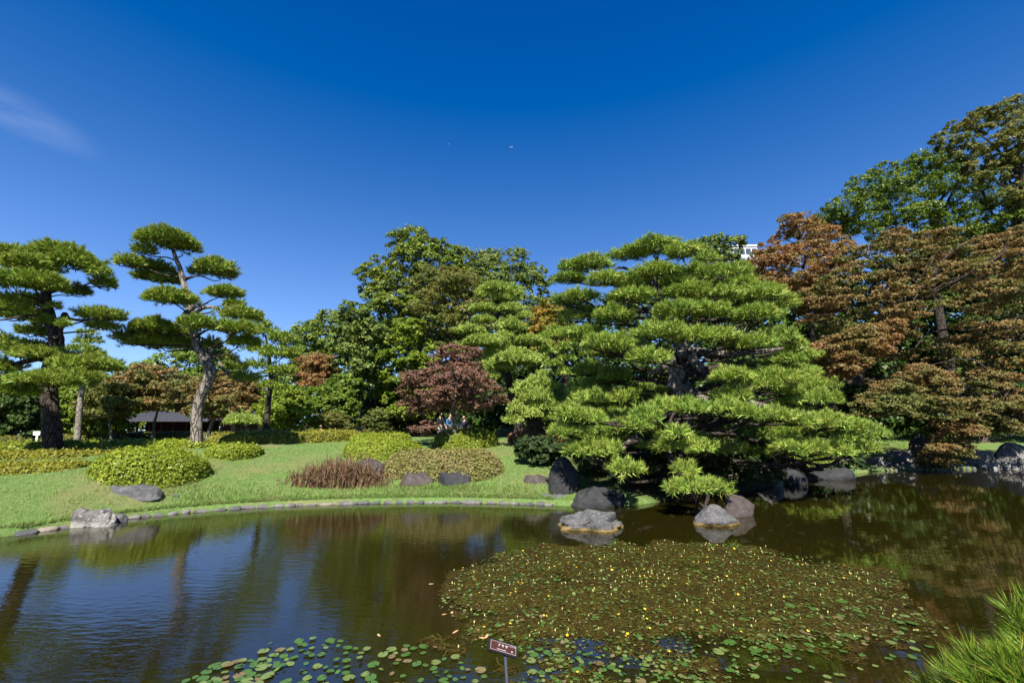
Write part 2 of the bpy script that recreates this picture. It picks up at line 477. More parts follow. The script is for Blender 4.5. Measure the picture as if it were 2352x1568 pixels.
def region_lobes(poly, Y0, T, n, ru, rv, back=.3):
    A = np.array(poly, float)
    lo, hi = A.min(0), A.max(0); cen = (lo + hi) / 2; h = (hi - lo) / 2
    pts = []
    while len(pts) < n:
        best, bd = None, -1
        for _ in range(10):
            for _t in range(200):
                q = lo + (hi - lo) * rng.random(2)
                if in_poly(q[0], q[1], poly): break
            dd = min([math.hypot((q[0] - p[0]) / ru, (q[1] - p[1]) / rv) for p in pts] or [9])
            if dd > bd: best, bd = q, dd
        pts.append(best)
    C, Rr = [], []
    for q in pts:
        e = min(1, math.hypot((q[0] - cen[0]) / h[0], (q[1] - cen[1]) / h[1]))
        f = math.sqrt(1 - e * e)
        Y = Y0 - T * f * (.35 + .65 * rng.random()) if rng.random() > back else Y0 + T * f * rng.random()
        u = cen[0] + (q[0] - cen[0]) * max(.3, 1 - .5 * ru / h[0]); v = cen[1] + (q[1] - cen[1]) * max(.3, 1 - .5 * rv / h[1])
        k = .75 + .55 * rng.random(); mm = mpp(u, v, Y)
        C.append(at(u, v, Y)); Rr.append([ru * k * mm, ru * k * mm, rv * k * mm])
    return np.array(C), np.array(Rr)

def broad_tree(name, label, cat, poly, Y0, T, n, ru, rv, leaves, size, mat, bark='dark_bark', trunk=None, tr=.22, group=None,
               tri=False, limbs=7, sub=14, flat=.75, asp=.6, inner=.12, updir=.45, back=.3, keep=None):
    C, Rr = region_lobes(poly, Y0, T, n, ru, rv, back)
    cen = C.mean(0)
    if trunk:                                     # trunk points given on the photograph, lowest first
        P = [at(u, v, Y0) for u, v in trunk]
        g = float(ground(P[0][0], Y0))
        if P[0][2] > g - .05: P.insert(0, np.array([P[0][0], Y0, g - .1]))
        else: P[0][2] = min(P[0][2], g - .05)
    else:
        bx0 = cen[0] + rng.normal() * .3
        g = float(ground(bx0, Y0))
        P = [np.array([bx0, Y0, g - .1]), np.array([bx0 + .1 * rng.normal(), Y0, (g + cen[2]) / 2]), cen]
    root = thing(name, label, cat, P[0] + [0, 0, .1], group)
    parts = [tube(P, np.linspace(tr, tr * .4, len(P)), 8, bump=.05)]
    order = np.argsort(-C[:, 2] + .3 * rng.random(len(C)))
    top = P[-1]
    for j in rng.permutation(len(C))[:limbs]:
        k = max(1, len(P) - 2)
        s0 = P[k] + (P[-1] - P[k]) * rng.random()
        mid = (s0 + C[j]) / 2 + rng.normal(size=3) * .12 * np.linalg.norm(C[j] - s0)
        parts.append(tube([s0, mid, C[j]], [tr * .38, tr * .22, tr * .06], 5, 6))
    V, Fs = join(parts)
    link('trunk', mesh('trunk', V, Fs, M[bark], smooth=True), root)
    V, Fc = lobes_foliage(C, Rr, int(leaves * 1.08), size * 1.12, sub, flat, asp * 1.15, True, inner, updir, keep or (.48 if 'maple' in cat else .7), 1.25 if 'maple' in cat else 1.0)
    link('crown', mesh('crown', V, Fc, M[mat]), root)
    return root

def pine(name, label, cat, trunk, trad, Y0, pads, mat, bark, Ln, wd, spacing, K, halfw, uc, depth, group=None, shrink=.92, extra=(), thick=1.2, wk=1.6, sc=1.0):
    """trunk: points on the photograph (lowest first) or world points; pads: (u, v, ru, rv[, Y])"""
    P = [p if len(p) == 3 and not isinstance(p, tuple) else at(p[0], p[1], Y0 + (p[2] if len(p) > 2 else 0)) for p in trunk]
    g = float(ground(P[0][0], P[0][1]))
    if P[0][2] > g: P[0] = np.array([P[0][0], P[0][1], g - .05])
    P[0][2] = min(P[0][2], g - .05)
    root = thing(name, label, cat, P[0] + [0, 0, .05], group)
    V, Fc = tube(P, trad, 12, 6 * len(P), .03)
    link('trunk', mesh('trunk', V, Fc, M[bark], smooth=True), root)
    kf, kw = (.64, 1.16) if len(pads) > 60 else ((.64, 1.25) if Y0 < 18 else (.56, 1.35))
    TS = spline(P, 60); TRr = np.interp(np.linspace(0, 1, 60), np.linspace(0, 1, len(trad)), trad)
    vs = [p[1] for p in pads]; v0, v1 = min(vs), max(vs)
    for p in pads:
        u, v, ru, rv = p[:4]
        fv = (v - v0) / (v1 - v0 + 1)
        nx = max(-1, min(1, (u - uc) / halfw))
        if len(p) > 4: Y = Y0 + p[4]
        else: Y = Y0 - depth * math.sqrt(1 - nx * nx) * (.15 + .75 * fv) + rng.normal() * depth * .14
        c = at(u, v, Y); mm = mpp(u, v, Y)
        rx, rz = ru * mm * shrink * sc, rv * mm * thick
        ry = rx * (.75 + .2 * rng.random())
        V, Fc = needles_pad(c, rx, ry, rz, Ln, wd * wk * kw, spacing * .88, int(K * kf), rot=rng.normal() * .3)
        # shoots hanging below the rim keep the pad from ending in a clean line
        link('needle_pad', mesh('needle_pad', V, Fc, M[mat]), root)
        # branch from the trunk
        want = c[2] - .12 * np.linalg.norm(c[:2] - P[-1][:2]) - rz
        cost = np.abs(TS[:, 2] - want) + .25 * np.linalg.norm(TS[:, :2] - c[:2], axis=1)
        i = int(np.argmin(cost)); s0 = TS[i]
        end = c - [0, 0, rz * .45]
        dist = np.linalg.norm(end - s0)
        r0 = min(TRr[i] * .5, .012 + .015 * dist) + .005
        mid1 = s0 + (end - s0) * .35 + np.array([rng.normal(), rng.normal(), rng.normal() * .7 + .3]) * .07 * dist
        mid2 = s0 + (end - s0) * .72 + np.array([rng.normal(), rng.normal(), rng.normal() - .6]) * .06 * dist
        parts = [tube([s0, mid1, mid2, end], [r0, r0 * .75, r0 * .5, r0 * .25], 6, 12, .06)]
        for _ in range(4):
            a = rng.random() * 6.28; q = .55 + .35 * rng.random()
            e = c + np.array([math.cos(a) * rx * q, math.sin(a) * ry * q, -rz * (.25 + .2 * rng.random())])
            parts.append(tube([end * .6 + mid2 * .4, (end + e) / 2 - [0, 0, rz * .25], e], [r0 * .35, r0 * .22, .006], 4, 5))
        V, Fs = join(parts)
        link('branch', mesh('branch', V, Fs, M['dark_bark'], smooth=True), root)
    for pts, rad in extra:
        V, Fc = tube([at(q[0], q[1], Y0 + q[2]) for q in pts], rad, 9, 6 * len(pts), .04)
        link('branch', mesh('branch', V, Fc, M[bark], smooth=True), root)
    return root

def loaf(path, width, heights, zb, seg, nt_, ends=True, noise_a=.06, p=.5, lean=0):
    """rounded clipped hedge swept along a ground path; returns V, quads"""
    C = spline(path, seg + 1)
    H = np.interp(np.linspace(0, 1, seg + 1), np.linspace(0, 1, len(heights)), heights)
    W = np.interp(np.linspace(0, 1, seg + 1), np.linspace(0, 1, len(width)), width)
    T = np.gradient(C[:, :2], axis=0); T = unit(T)
    Nn = np.stack([T[:, 1], -T[:, 0]], -1)          # towards the viewer for a path running to +x
    s = np.linspace(-1, 1, seg + 1)
    length = np.linalg.norm(np.diff(C[:, :2], axis=0), axis=1).sum()
    # round the ends over half a width
    dist_end = (1 - np.abs(s)) * length / 2
    rr_ = np.clip(dist_end / (np.minimum(W.mean() * .6, length / 2)), 0, 1)
    ef = np.sqrt(1 - (1 - rr_) ** 2) * .98 + .02
    ph = np.linspace(0, np.pi, nt_ + 1)
    X = np.sign(np.cos(ph)) * np.abs(np.cos(ph)) ** p; Z = np.sin(ph) ** p
    V = np.zeros((seg + 1, nt_ + 1, 3))
    off = X[None] * (W * .5 * ef)[:, None]
    V[..., 0] = C[:, None, 0] + Nn[:, None, 0] * off
    V[..., 1] = C[:, None, 1] + Nn[:, None, 1] * off
    hz = (H * (.35 + .65 * ef) * np.where(ef < .06, .3, 1))[:, None] * Z[None]
    gz = ground(V[..., 0], V[..., 1])
    gc = C[:, None, 2] if C.shape[1] > 2 else gz
    k_ = np.clip(Z[None] * 1.3, 0, 1)
    V[..., 2] = gz * (1 - k_) + gc * k_ - .05 + hz
    Vf = V.reshape(-1, 3)
    o = rng.random(3) * 50
    for i in range(len(Vf)):
        q = Vector(Vf[i] + o)
        n1 = noise.noise(q * 1.1) * noise_a + noise.noise(q * 3.3) * noise_a * .6 + noise.noise(q * 7.5) * noise_a * .35
        Vf[i, 2] += n1; Vf[i, 1] += n1 * .6; Vf[i, 0] += noise.noise(q * 1.4 + Vector((9, 2, 5))) * noise_a * .6
    i = np.arange(seg)[:, None] * (nt_ + 1); j = np.arange(nt_)[None]
    Q = np.stack([i + j, i + nt_ + 1 + j, i + nt_ + 2 + j, i + j + 1], -1).reshape(-1, 4)
    return Vf, Q
def scatter_on(V, Q, n):
    a, b, c, d = (V[Q[:, i]] for i in range(4))
    nn = np.cross(c - a, d - b); ar = np.linalg.norm(nn, axis=1) + 1e-9
    fi = rng.choice(len(Q), n, p=ar / ar.sum())
    s, t = rng.random((n, 1)), rng.random((n, 1))
    P = a[fi] * (1 - s) * (1 - t) + b[fi] * s * (1 - t) + c[fi] * s * t + d[fi] * (1 - s) * t
    return P, unit(nn)[fi]
def hedge(label, base, vtop, thick, mat, leaf, dens, group=None, name='hedge', cat='hedge', noise_a=.05, p=.42, seg=None, inset=.0, sprig=0.03):
    """base: front foot of the hedge on the photograph [(u, v)...]; vtop: its top edge there"""
    FP = [hit(u, v) for u, v in base]
    th = thick if isinstance(thick, (list, tuple)) else [thick] * len(base)
    path, H = [], []
    for i, (q, (u, v)) in enumerate(zip(FP, base)):
        c = np.array([q[0], q[1] + th[i] / 2, 0]);
        # keep the sight line: slide along the ray direction
        c[0] = q[0] * (q[1] + th[i] / 2) / q[1]
        c[2] = float(ground(c[0], c[1]))
        zt = at(u, vtop[i], c[1])[2]
        path.append(c); H.append(max(.12, zt - c[2]))
    ln = sum(np.linalg.norm(path[i + 1] - path[i]) for i in range(len(path) - 1))
    seg = seg or int(min(90, max(24, ln / .16)))
    V, Q = loaf(path, th, H, None, seg, 18, noise_a=noise_a, p=p)
    P, N = scatter_on(V, Q, dens)
    sg = np.sign((N * (P - V.mean(0))).sum(1).mean()) or 1
    N = N * sg
    P = P + N * (rng.random((len(P), 1)) ** 2 * sprig + (rng.random((len(P), 1)) < .05) * rng.random((len(P), 1)) * .11) + N * .005
    LV, LQ = leaf_cards(P, unit(N + [0, -.1, .35]), leaf * 1.12, .62, .66, True)
    cv = V - 0
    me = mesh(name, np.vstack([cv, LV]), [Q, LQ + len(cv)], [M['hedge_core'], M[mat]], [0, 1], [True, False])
    o = link(name, me)
    base_c = np.mean(path, 0)
    o.location = (0, 0, 0)
    return tag(o, label, cat, group)

# ================================================================== SETTING
def shore_grid(x0, x1, nx, svals):
    xs = np.linspace(x0, x1, nx); s = np.array(svals)
    X, S = np.meshgrid(xs, s)
    Y = shore_y(X) + S
    Z = gfun(X, S)
    V = np.stack([X, Y, Z], -1).reshape(-1, 3)
    i = np.arange(len(s) - 1)[:, None] * nx; j = np.arange(nx - 1)[None]
    Q = np.stack([i + j, i + j + 1, i + nx + j + 1, i + nx + j], -1).reshape(-1, 4)
    return V, Q
def lawn_material():
    m, t, o = newmat('lawn')
    g = t.nodes.new('ShaderNodeNewGeometry')
    f1 = tnoise(t, .55, 5, g.outputs['Position']); f2 = tnoise(t, 9, 6, g.outputs['Position']); f3 = tnoise(t, 60, 3, g.outputs['Position'])
    c = ramp(t, f2, [(.105, .185, .05), (.155, .25, .07), (.22, .29, .11)], [.3, .5, .72])
    k = t.nodes.new('ShaderNodeMapRange'); k.inputs[1].default_value = .5; k.inputs[2].default_value = .68; k.inputs[4].default_value = .75
    L(t, f1, k.inputs[0])
    c = mixrgb(t, k.outputs[0], c, (.27, .245, .115))
    f4 = tnoise(t, 2.4, 6, g.outputs['Position'], .7)
    k4_ = t.nodes.new('ShaderNodeMapRange'); k4_.inputs[1].default_value = .56; k4_.inputs[2].default_value = .7; k4_.inputs[4].default_value = .7
    L(t, f4, k4_.inputs[0]); c = mixrgb(t, k4_.outputs[0], c, (.20, .16, .08))
    c = mixrgb(t, .5, c, ramp(t, f3, [(.35, .4, .3), (1.1, 1.1, 1)], [.3, .6]), 'MULTIPLY')
    sx = t.nodes.new('ShaderNodeSeparateXYZ'); L(t, g.outputs['Position'], sx.inputs[0])
    def rng_(sock, a, b):
        q = t.nodes.new('ShaderNodeMapRange'); q.interpolation_type = 'SMOOTHSTEP'; q.inputs[1].default_value = a; q.inputs[2].default_value = b
        L(t, sock, q.inputs[0]); return q.outputs[0]
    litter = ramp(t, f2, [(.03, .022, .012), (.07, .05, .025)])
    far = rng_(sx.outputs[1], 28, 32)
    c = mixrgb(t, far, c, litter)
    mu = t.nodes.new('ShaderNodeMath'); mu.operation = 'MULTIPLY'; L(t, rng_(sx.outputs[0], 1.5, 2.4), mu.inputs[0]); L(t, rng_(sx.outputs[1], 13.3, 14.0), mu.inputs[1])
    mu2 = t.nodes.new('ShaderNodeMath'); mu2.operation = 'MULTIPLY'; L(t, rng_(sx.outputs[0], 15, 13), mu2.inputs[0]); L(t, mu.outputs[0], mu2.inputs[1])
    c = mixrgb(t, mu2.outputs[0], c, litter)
    p = t.nodes.new('ShaderNodeBsdfPrincipled'); L(t, c, p.inputs['Base Color'])
    p.inputs['Roughness'].default_value = .9; p.inputs['Specular IOR Level'].default_value = .1
    b = t.nodes.new('ShaderNodeBump'); b.inputs['Distance'].default_value = .05; L(t, f3, b.inputs['Height']); L(t, b.outputs[0], p.inputs['Normal'])
    L(t, p.outputs[0], o.inputs[0])
    return m
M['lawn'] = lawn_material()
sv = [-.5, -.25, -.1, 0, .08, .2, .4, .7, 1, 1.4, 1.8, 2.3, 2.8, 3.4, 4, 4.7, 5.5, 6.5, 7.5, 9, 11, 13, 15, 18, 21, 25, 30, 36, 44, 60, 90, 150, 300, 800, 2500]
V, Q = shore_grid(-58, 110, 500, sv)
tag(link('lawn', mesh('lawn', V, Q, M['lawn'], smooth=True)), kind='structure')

# water: turbid olive brown pond with fine wind ripples
def water_material():
    m, t, o = newmat('pond_water')
    g = t.nodes.new('ShaderNodeNewGeometry')
    p = t.nodes.new('ShaderNodeBsdfPrincipled')
    f = tnoise(t, .35, 3, g.outputs['Position'])
    L(t, ramp(t, f, [(.010, .0088, .0013), (.017, .0145, .002)]), p.inputs['Base Color'])
    p.inputs['Roughness'].default_value = .025
    p.inputs['IOR'].default_value = 2.15
    mpn = t.nodes.new('ShaderNodeMapping'); mpn.inputs['Scale'].default_value = (1.0, 2.6, 1); mpn.inputs['Rotation'].default_value = (0, 0, R(14))
    L(t, g.outputs['Position'], mpn.inputs[0])
    a = tnoise(t, 4.5, 4, mpn.outputs[0], .5)
    b_ = tnoise(t, 1.1, 2, mpn.outputs[0], .5)
    patch = tnoise(t, .16, 2, g.outputs['Position'])
    # breeze over the open left of the pond, calm on the right
    sx = t.nodes.new('ShaderNodeSeparateXYZ'); L(t, g.outputs['Position'], sx.inputs[0])
    k = t.nodes.new('ShaderNodeMapRange'); k.inputs[1].default_value = 3; k.inputs[2].default_value = -4
    k.inputs[3].default_value = .12; k.inputs[4].default_value = 1.0
    L(t, sx.outputs[0], k.inputs[0])
    mu = t.nodes.new('ShaderNodeMath'); mu.operation = 'MULTIPLY'; L(t, k.outputs[0], mu.inputs[0]); L(t, patch, mu.inputs[1])
    b1 = t.nodes.new('ShaderNodeBump'); b1.inputs['Distance'].default_value = .008; L(t, a, b1.inputs['Height']); L(t, mu.outputs[0], b1.inputs['Strength'])
    b2 = t.nodes.new('ShaderNodeBump'); b2.inputs['Distance'].default_value = .007; b2.inputs['Strength'].default_value = .3
    L(t, b_, b2.inputs['Height']); L(t, b1.outputs[0], b2.inputs['Normal'])
    L(t, b2.outputs[0], p.inputs['Normal'])
    L(t, p.outputs[0], o.inputs[0])
    return m
M['water'] = water_material()
V = np.array([[-58, -8, 0], [110, -8, 0], [110, 60, 0], [-58, 60, 0]], float)
# keep the water inside the pond: near edge under the bank, far edge just under the shore
xs = np.linspace(-58, 110, 400)
yf = shore_y(xs) + .06
V = np.concatenate([np.stack([xs, np.full_like(xs, 1.2), np.zeros_like(xs)], -1), np.stack([xs, np.maximum(yf, 1.3), np.zeros_like(xs)], -1)])
i = np.arange(399)
Q = np.stack([i, i + 1, i + 401, i + 400], -1)
tag(link('pond_water', mesh('pond_water', V, Q, M['water'])), kind='structure')
# near bank under the photographer's feet
M['soil'] = surfmat('soil', [(.05, .04, .025), (.11, .085, .05)], 5, bump=.03)
xs = np.linspace(-58, 110, 160); ys = np.array([-40, -5, 0, 1.6, 2.5, 2.95, 3.2, 3.5]); zs = np.array([.8, .75, .7, .6, .48, .3, .02, -.4])
X, Y = np.meshgrid(xs, ys); Z = np.repeat(zs[:, None], len(xs), 1) + .03 * np.sin(X * 2.1) * (Y < 2.9)
V = np.stack([X, Y + .12 * np.sin(X * 1.7), Z], -1).reshape(-1, 3)
nx = len(xs); i = np.arange(len(ys) - 1)[:, None] * nx; j = np.arange(nx - 1)[None]
Q = np.stack([i + j, i + j + 1, i + nx + j + 1, i + nx + j], -1).reshape(-1, 4)
tag(link('near_bank', mesh('near_bank', V, Q, M['soil'], smooth=True)), kind='structure')

# ================================================================== GARDEN PINES
# upright leaning pine in the middle of the left lawn
pine('black_pine', 'tall leaning garden pine with a bare curving grey trunk behind the big clipped bush', 'pine tree',
     [(450, 1037), (452, 985), (452, 950), (460, 912), (476, 880), (484, 850), (470, 822), (453, 792), (446, 760), (440, 720), (431, 685), (422, 650), (414, 618), (402, 588), (394, 560)],
     [.21, .185, .18, .18, .19, .19, .175, .15, .135, .13, .12, .10, .085, .07, .05], 16.8,
     [(384, 548, 70, 24), (427, 562, 34, 20), (330, 572, 26, 18), (297, 600, 33, 18, -.6), (352, 612, 46, 17, .5), (343, 634, 35, 9, .7), (388, 640, 34, 12, .6),
      (494, 612, 50, 22, .2), (453, 622, 22, 14, .6), (516, 630, 28, 11, .7), (393, 682, 64, 18, -1.2), (516, 671, 50, 13, -.4), (538, 697, 26, 13, .8),
      (556, 722, 50, 17, -.4), (461, 742, 54, 17, -1.5), (540, 752, 52, 17, -1.1), (560, 783, 40, 20, .5), (357, 748, 58, 20, -.3), (303, 770, 40, 26, .3),
      (371, 783, 80, 22, .6), (420, 770, 40, 18, .9), (486, 790, 30, 18, .9), (510, 818, 32, 18, .9), (538, 840, 30, 16, .8), (565, 866, 32, 14, .6)],
     'needle_mid', 'pine_bark', .17, .009, .125, 58, 170, 430, 1.8, 'garden pines on the lawn',
     extra=[([(452, 715, 0), (470, 706, -.3), (492, 706, -.5), (512, 716, -.5)], [.08, .07, .055, .03]),
            ([(446, 700, 0), (428, 716, -.2), (410, 738, -.3), (384, 762, -.2)], [.08, .075, .06, .03]),
            ([(465, 810, 0), (490, 815, .3), (515, 850, .5), (535, 868, .4), (560, 876, .2)], [.09, .075, .06, .045, .02])])
# left pine at the picture's edge
pine('black_pine', 'broad dark-trunked garden pine standing in the low hedges at the far left', 'pine tree',
     [(127, 1066), (120, 1000), (115, 940), (113, 890), (112, 850), (125, 815), (130, 780), (118, 740), (107, 700), (105, 660), (100, 620), (90, 590)],
     [.27, .235, .225, .21, .20, .20, .20, .175, .15, .13, .10, .06], 15.0,
     [(137, 579, 68, 22), (10, 577, 46, 18), (172, 600, 55, 24), (226, 622, 30, 26), (238, 650, 28, 16, .5), (66, 606, 66, 20, -.8), (12, 642, 52, 20, -1.2), (77, 645, 74, 22, -1.4),
      (178, 668, 28, 18, .7), (14, 697, 42, 22, -1.0), (122, 703, 16, 10), (231, 722, 50, 17, .4), (236, 748, 34, 10, .6), (108, 736, 22, 11), (148, 743, 13, 9),
      (12, 790, 34, 26, -.6), (80, 758, 36, 20, .5), (104, 815, 66, 18, -.2), (206, 836, 74, 20, -.4), (110, 872, 86, 16, -1.4), (170, 862, 60, 15, -1.0),
      (20, 896, 64, 17, -1.4), (6, 842, 44, 18, -.3), (-60, 620, 50, 22, -.4), (-70, 700, 50, 22, -.3), (-60, 780, 50, 22), (50, 720, 50, 22, .8), (60, 690, 40, 20, .9), (70, 800, 50, 20, .9)],
     'needle_mid', 'dark_bark', .175, .009, .125, 58, 200, 100, 1.7, 'garden pines on the lawn',
     extra=[([(135, 770, 0), (143, 735, .1), (149, 720, .2), (160, 732, .3), (190, 735, .4), (215, 732, .4)], [.09, .075, .065, .055, .045, .03]),
            ([(120, 810, 0), (90, 822, -.2), (40, 835, -.3), (-10, 850, -.4)], [.12, .10, .08, .05])])
# pads right of the leaning pine: a second pine further back
pine('black_pine', 'small tiered pine standing behind the leaning pine, its pads showing at the right of it', 'pine tree',
     [(612, 1000), (616, 930), (622, 870), (618, 820), (610, 770)], [.16, .14, .12, .09, .04], 24,
     [(612, 762, 38, 14), (652, 776, 38, 14), (640, 812, 46, 14), (648, 850, 40, 13), (628, 884, 34, 10), (595, 800, 34, 14), (668, 808, 24, 10), (590, 836, 34, 14), (600, 745, 26, 12)],
     'needle_mid', 'dark_bark', .22, .015, .19, 30, 70, 620, 1.2, 'garden pines on the lawn')
pine('black_pine', 'far pale-trunked pine seen between the two left garden pines', 'pine tree',
     [(180, 1000), (182, 950), (188, 890), (192, 840), (196, 800), (198, 760)], [.2, .18, .16, .14, .1, .05], 32,
     [(200, 762, 24, 12), (206, 782, 34, 12), (190, 800, 36, 12), (214, 812, 34, 12), (200, 832, 44, 14), (170, 846, 40, 14), (225, 848, 34, 12)],
     'needle_mid', 'grey_bark', .26, .02, .26, 26, 60, 200, 1.4, 'garden pines on the lawn')
# central cloud-pruned pine
k4 = lambda L_: [(631.6 + x * .3295, 505.3 + y * .3295, a * .3295, b * .3295) + tuple(r) for x, y, a, b, *r in L_]
pine('black_pine', 'cloud-pruned pine with round stacked pads behind the red maple', 'pine tree',
     [(1192, 985), (1185, 930), (1170, 880), (1160, 830), (1152, 780), (1146, 730), (1140, 690), (1150, 660)], [.26, .24, .22, .19, .15, .12, .09, .05], 23,
     k4([(1540, 480, 120, 46), (1650, 500, 80, 60), (1450, 510, 50, 50), (1600, 545, 90, 42), (1440, 612, 90, 32), (1640, 612, 92, 36), (1740, 664, 50, 30), (1450, 694, 70, 28),
         (1650, 735, 105, 52), (1360, 765, 105, 34), (1600, 800, 60, 30), (1460, 845, 150, 48), (1780, 842, 120, 42), (1320, 900, 90, 38), (1580, 890, 70, 46), (1690, 965, 175, 70),
         (1545, 1015, 110, 48), (1510, 1085, 55, 30), (1500, 930, 60, 40)]),
     'needle_soft', 'dark_bark', .15, .011, .115, 52, 120, 1155, 1.6, 'garden pines on the lawn', sc=1.15, thick=1.25)
pine('black_pine', 'low spreading pine mound beside the tawny hedge, left of the great pine', 'pine tree',
     [(1232, 985), (1226, 965), (1222, 940), (1228, 910), (1232, 890)], [.42, .33, .26, .2, .1], 20.5,
     k4([(1850, 1130, 120, 60), (1760, 1170, 110, 60), (1930, 1190, 120, 70), (1830, 1225, 150, 70), (1960, 1290, 110, 60), (1840, 1290, 110, 50), (1790, 1350, 90, 38), (1690, 1310, 80, 48),
         (1660, 1385, 80, 46), (1950, 1370, 100, 46), (1880, 1070, 60, 34), (2010, 1230, 60, 46)]),
     'needle_soft', 'dark_bark', .14, .010, .115, 52, 95, 1235, 1.3, 'garden pines on the lawn')
pine('black_pine', 'slim pine with short pads squeezed between the cloud-pruned pine and the great pine', 'pine tree',
     [(1298, 990), (1299, 920), (1297, 860), (1300, 810), (1290, 770)], [.2, .18, .15, .11, .05], 24,
     k4([(1960, 760, 70, 34), (1920, 800, 80, 32), (2020, 790, 80, 40), (1900, 910, 80, 36), (2010, 890, 80, 40), (2030, 960, 80, 40), (1920, 1000, 70, 34), (2020, 1060, 80, 40), (2040, 860, 60, 34), (1870, 860, 40, 26)]),
     'needle_bright', 'dark_bark', .19, .014, .17, 32, 70, 1280, 1.1, 'garden pines on the lawn')

# the great spreading pine at the water
k5 = lambda L_: [(1119.7 + x * .3052, 516.8 + y * .3052, a * .3052, b * .3052) + tuple(r) for x, y, a, b, *r in L_]
k6 = lambda L_: [(1119.7 + x * .2808, 861.3 + y * .2808, a * .2808, b * .2808) + tuple(r) for x, y, a, b, *r in L_]
k8 = lambda L_: [(1665.2 + x * .292, 832.6 + y * .292, a * .292, b * .292) + tuple(r) for x, y, a, b, *r in L_]
big = k5([(1250, 160, 220, 52), (1060, 215, 150, 50), (1480, 190, 150, 58), (760, 290, 190, 48), (610, 310, 90, 46), (1640, 240, 100, 60, 1.0), (620, 400, 150, 42), (890, 405, 150, 48), (1040, 420, 150, 48),
          (1280, 345, 190, 52), (1560, 365, 200, 60), (1850, 350, 150, 76, .8), (1900, 425, 100, 38, .5), (1430, 420, 140, 42, -.9), (700, 530, 150, 48), (570, 565, 80, 46, 1.0), (1080, 535, 190, 54), (1500, 500, 190, 60),
          (1790, 500, 110, 50), (1900, 545, 150, 58), (2080, 525, 190, 66), (2230, 580, 110, 76), (950, 670, 185, 66), (1440, 640, 210, 70), (1680, 640, 160, 66), (2020, 665, 175, 70), (2160, 640, 100, 56),
          (1290, 800, 205, 84, -2.8), (640, 690, 110, 66, 1.0), (720, 805, 160, 56, -.6), (900, 890, 225, 78, -2.6), (1560, 830, 170, 74, -2.4), (1770, 830, 150, 70, -2.2), (1210, 990, 185, 70, -3.2),
          (2040, 880, 160, 84), (2220, 830, 130, 84), (2310, 910, 80, 66), (2250, 1010, 150, 52), (1830, 1130, 165, 66), (2150, 1150, 190, 66), (2100, 1215, 110, 50), (1830, 1285, 155, 66), (2260, 1240, 130, 56),
          (780, 1080, 170, 70, 1.4), (960, 1130, 160, 70, .8), (800, 1300, 180, 76, .2), (1000, 1290, 130, 70, .4), (930, 1430, 170, 66, .4), (1150, 1260, 140, 80, 1.0), (1350, 1280, 160, 70, .6)])
big += k6([(1290, 330, 150, 105, -3.6), (1230, 400, 110, 70, -3.8), (1420, 260, 140, 70, -3.2), (1570, 225, 160, 56, -2.8), (1740, 275, 170, 64, -3.6), (1960, 255, 150, 66, -3.4), (1560, 465, 110, 66, -3.8),
           (860, 610, 200, 84, -3.0), (720, 610, 130, 74, -3.0), (1010, 600, 110, 64, -2.8), (1140, 760, 150, 82, -3.6), (1770, 590, 105, 56, -3.8), (2010, 600, 95, 80, -2.6), (1620, 770, 115, 74, -3.9),
           (1700, 905, 220, 78, -4.2), (1540, 915, 110, 74, -4.2), (1900, 935, 95, 70, -4.2), (600, 475, 75, 54, -1.4), (900, 490, 150, 60, -1.0), (700, 500, 70, 50, -1.8), (1000, 380, 130, 80, 0)])
big += k8([(70, 230, 130, 60, -2.6), (330, 95, 150, 64, -1.6), (490, 85, 170, 74, -1.0), (335, 180, 115, 46, -2.6), (740, 285, 175, 74, -1.6), (560, 290, 120, 60, -1.8), (200, 400, 180, 66, -3.6), (430, 420, 150, 66, -3.4),
           (600, 450, 150, 66, -3.2), (810, 460, 170, 76, -2.8), (990, 500, 170, 72, -2.2), (1160, 560, 130, 60, -1.6), (520, 660, 180, 66, -3.2), (700, 670, 160, 70, -3.0), (880, 690, 150, 74, -2.6), (1080, 660, 130, 82, -2.0), (960, 590, 110, 60, -2.2)])
big += [(1300, 988, 46, 18, -2.9), (1316, 950, 44, 18, -3.2), (1340, 958, 60, 20, -3.0), (1395, 985, 60, 20, -.8), (1440, 960, 70, 22, -.2), (1480, 1010, 70, 22, -1.0)]
big += [(u_, 1005 + rng.normal() * 20, 62, 24, -1.0 + .6 * rng.normal()) for u_ in range(1410, 1900, 44)]
fills = []
for p in [big[i] for i in rng.permutation(len(big))[:80]]:
    if 640 < p[1] < 1060 and 1290 < p[0] < 1900:
        fills.append((p[0] + rng.normal() * 22, p[1] + rng.normal() * 14, p[2] * 1.1, p[3] * 1.0, .6 + 1.6 * rng.random()))
big += fills
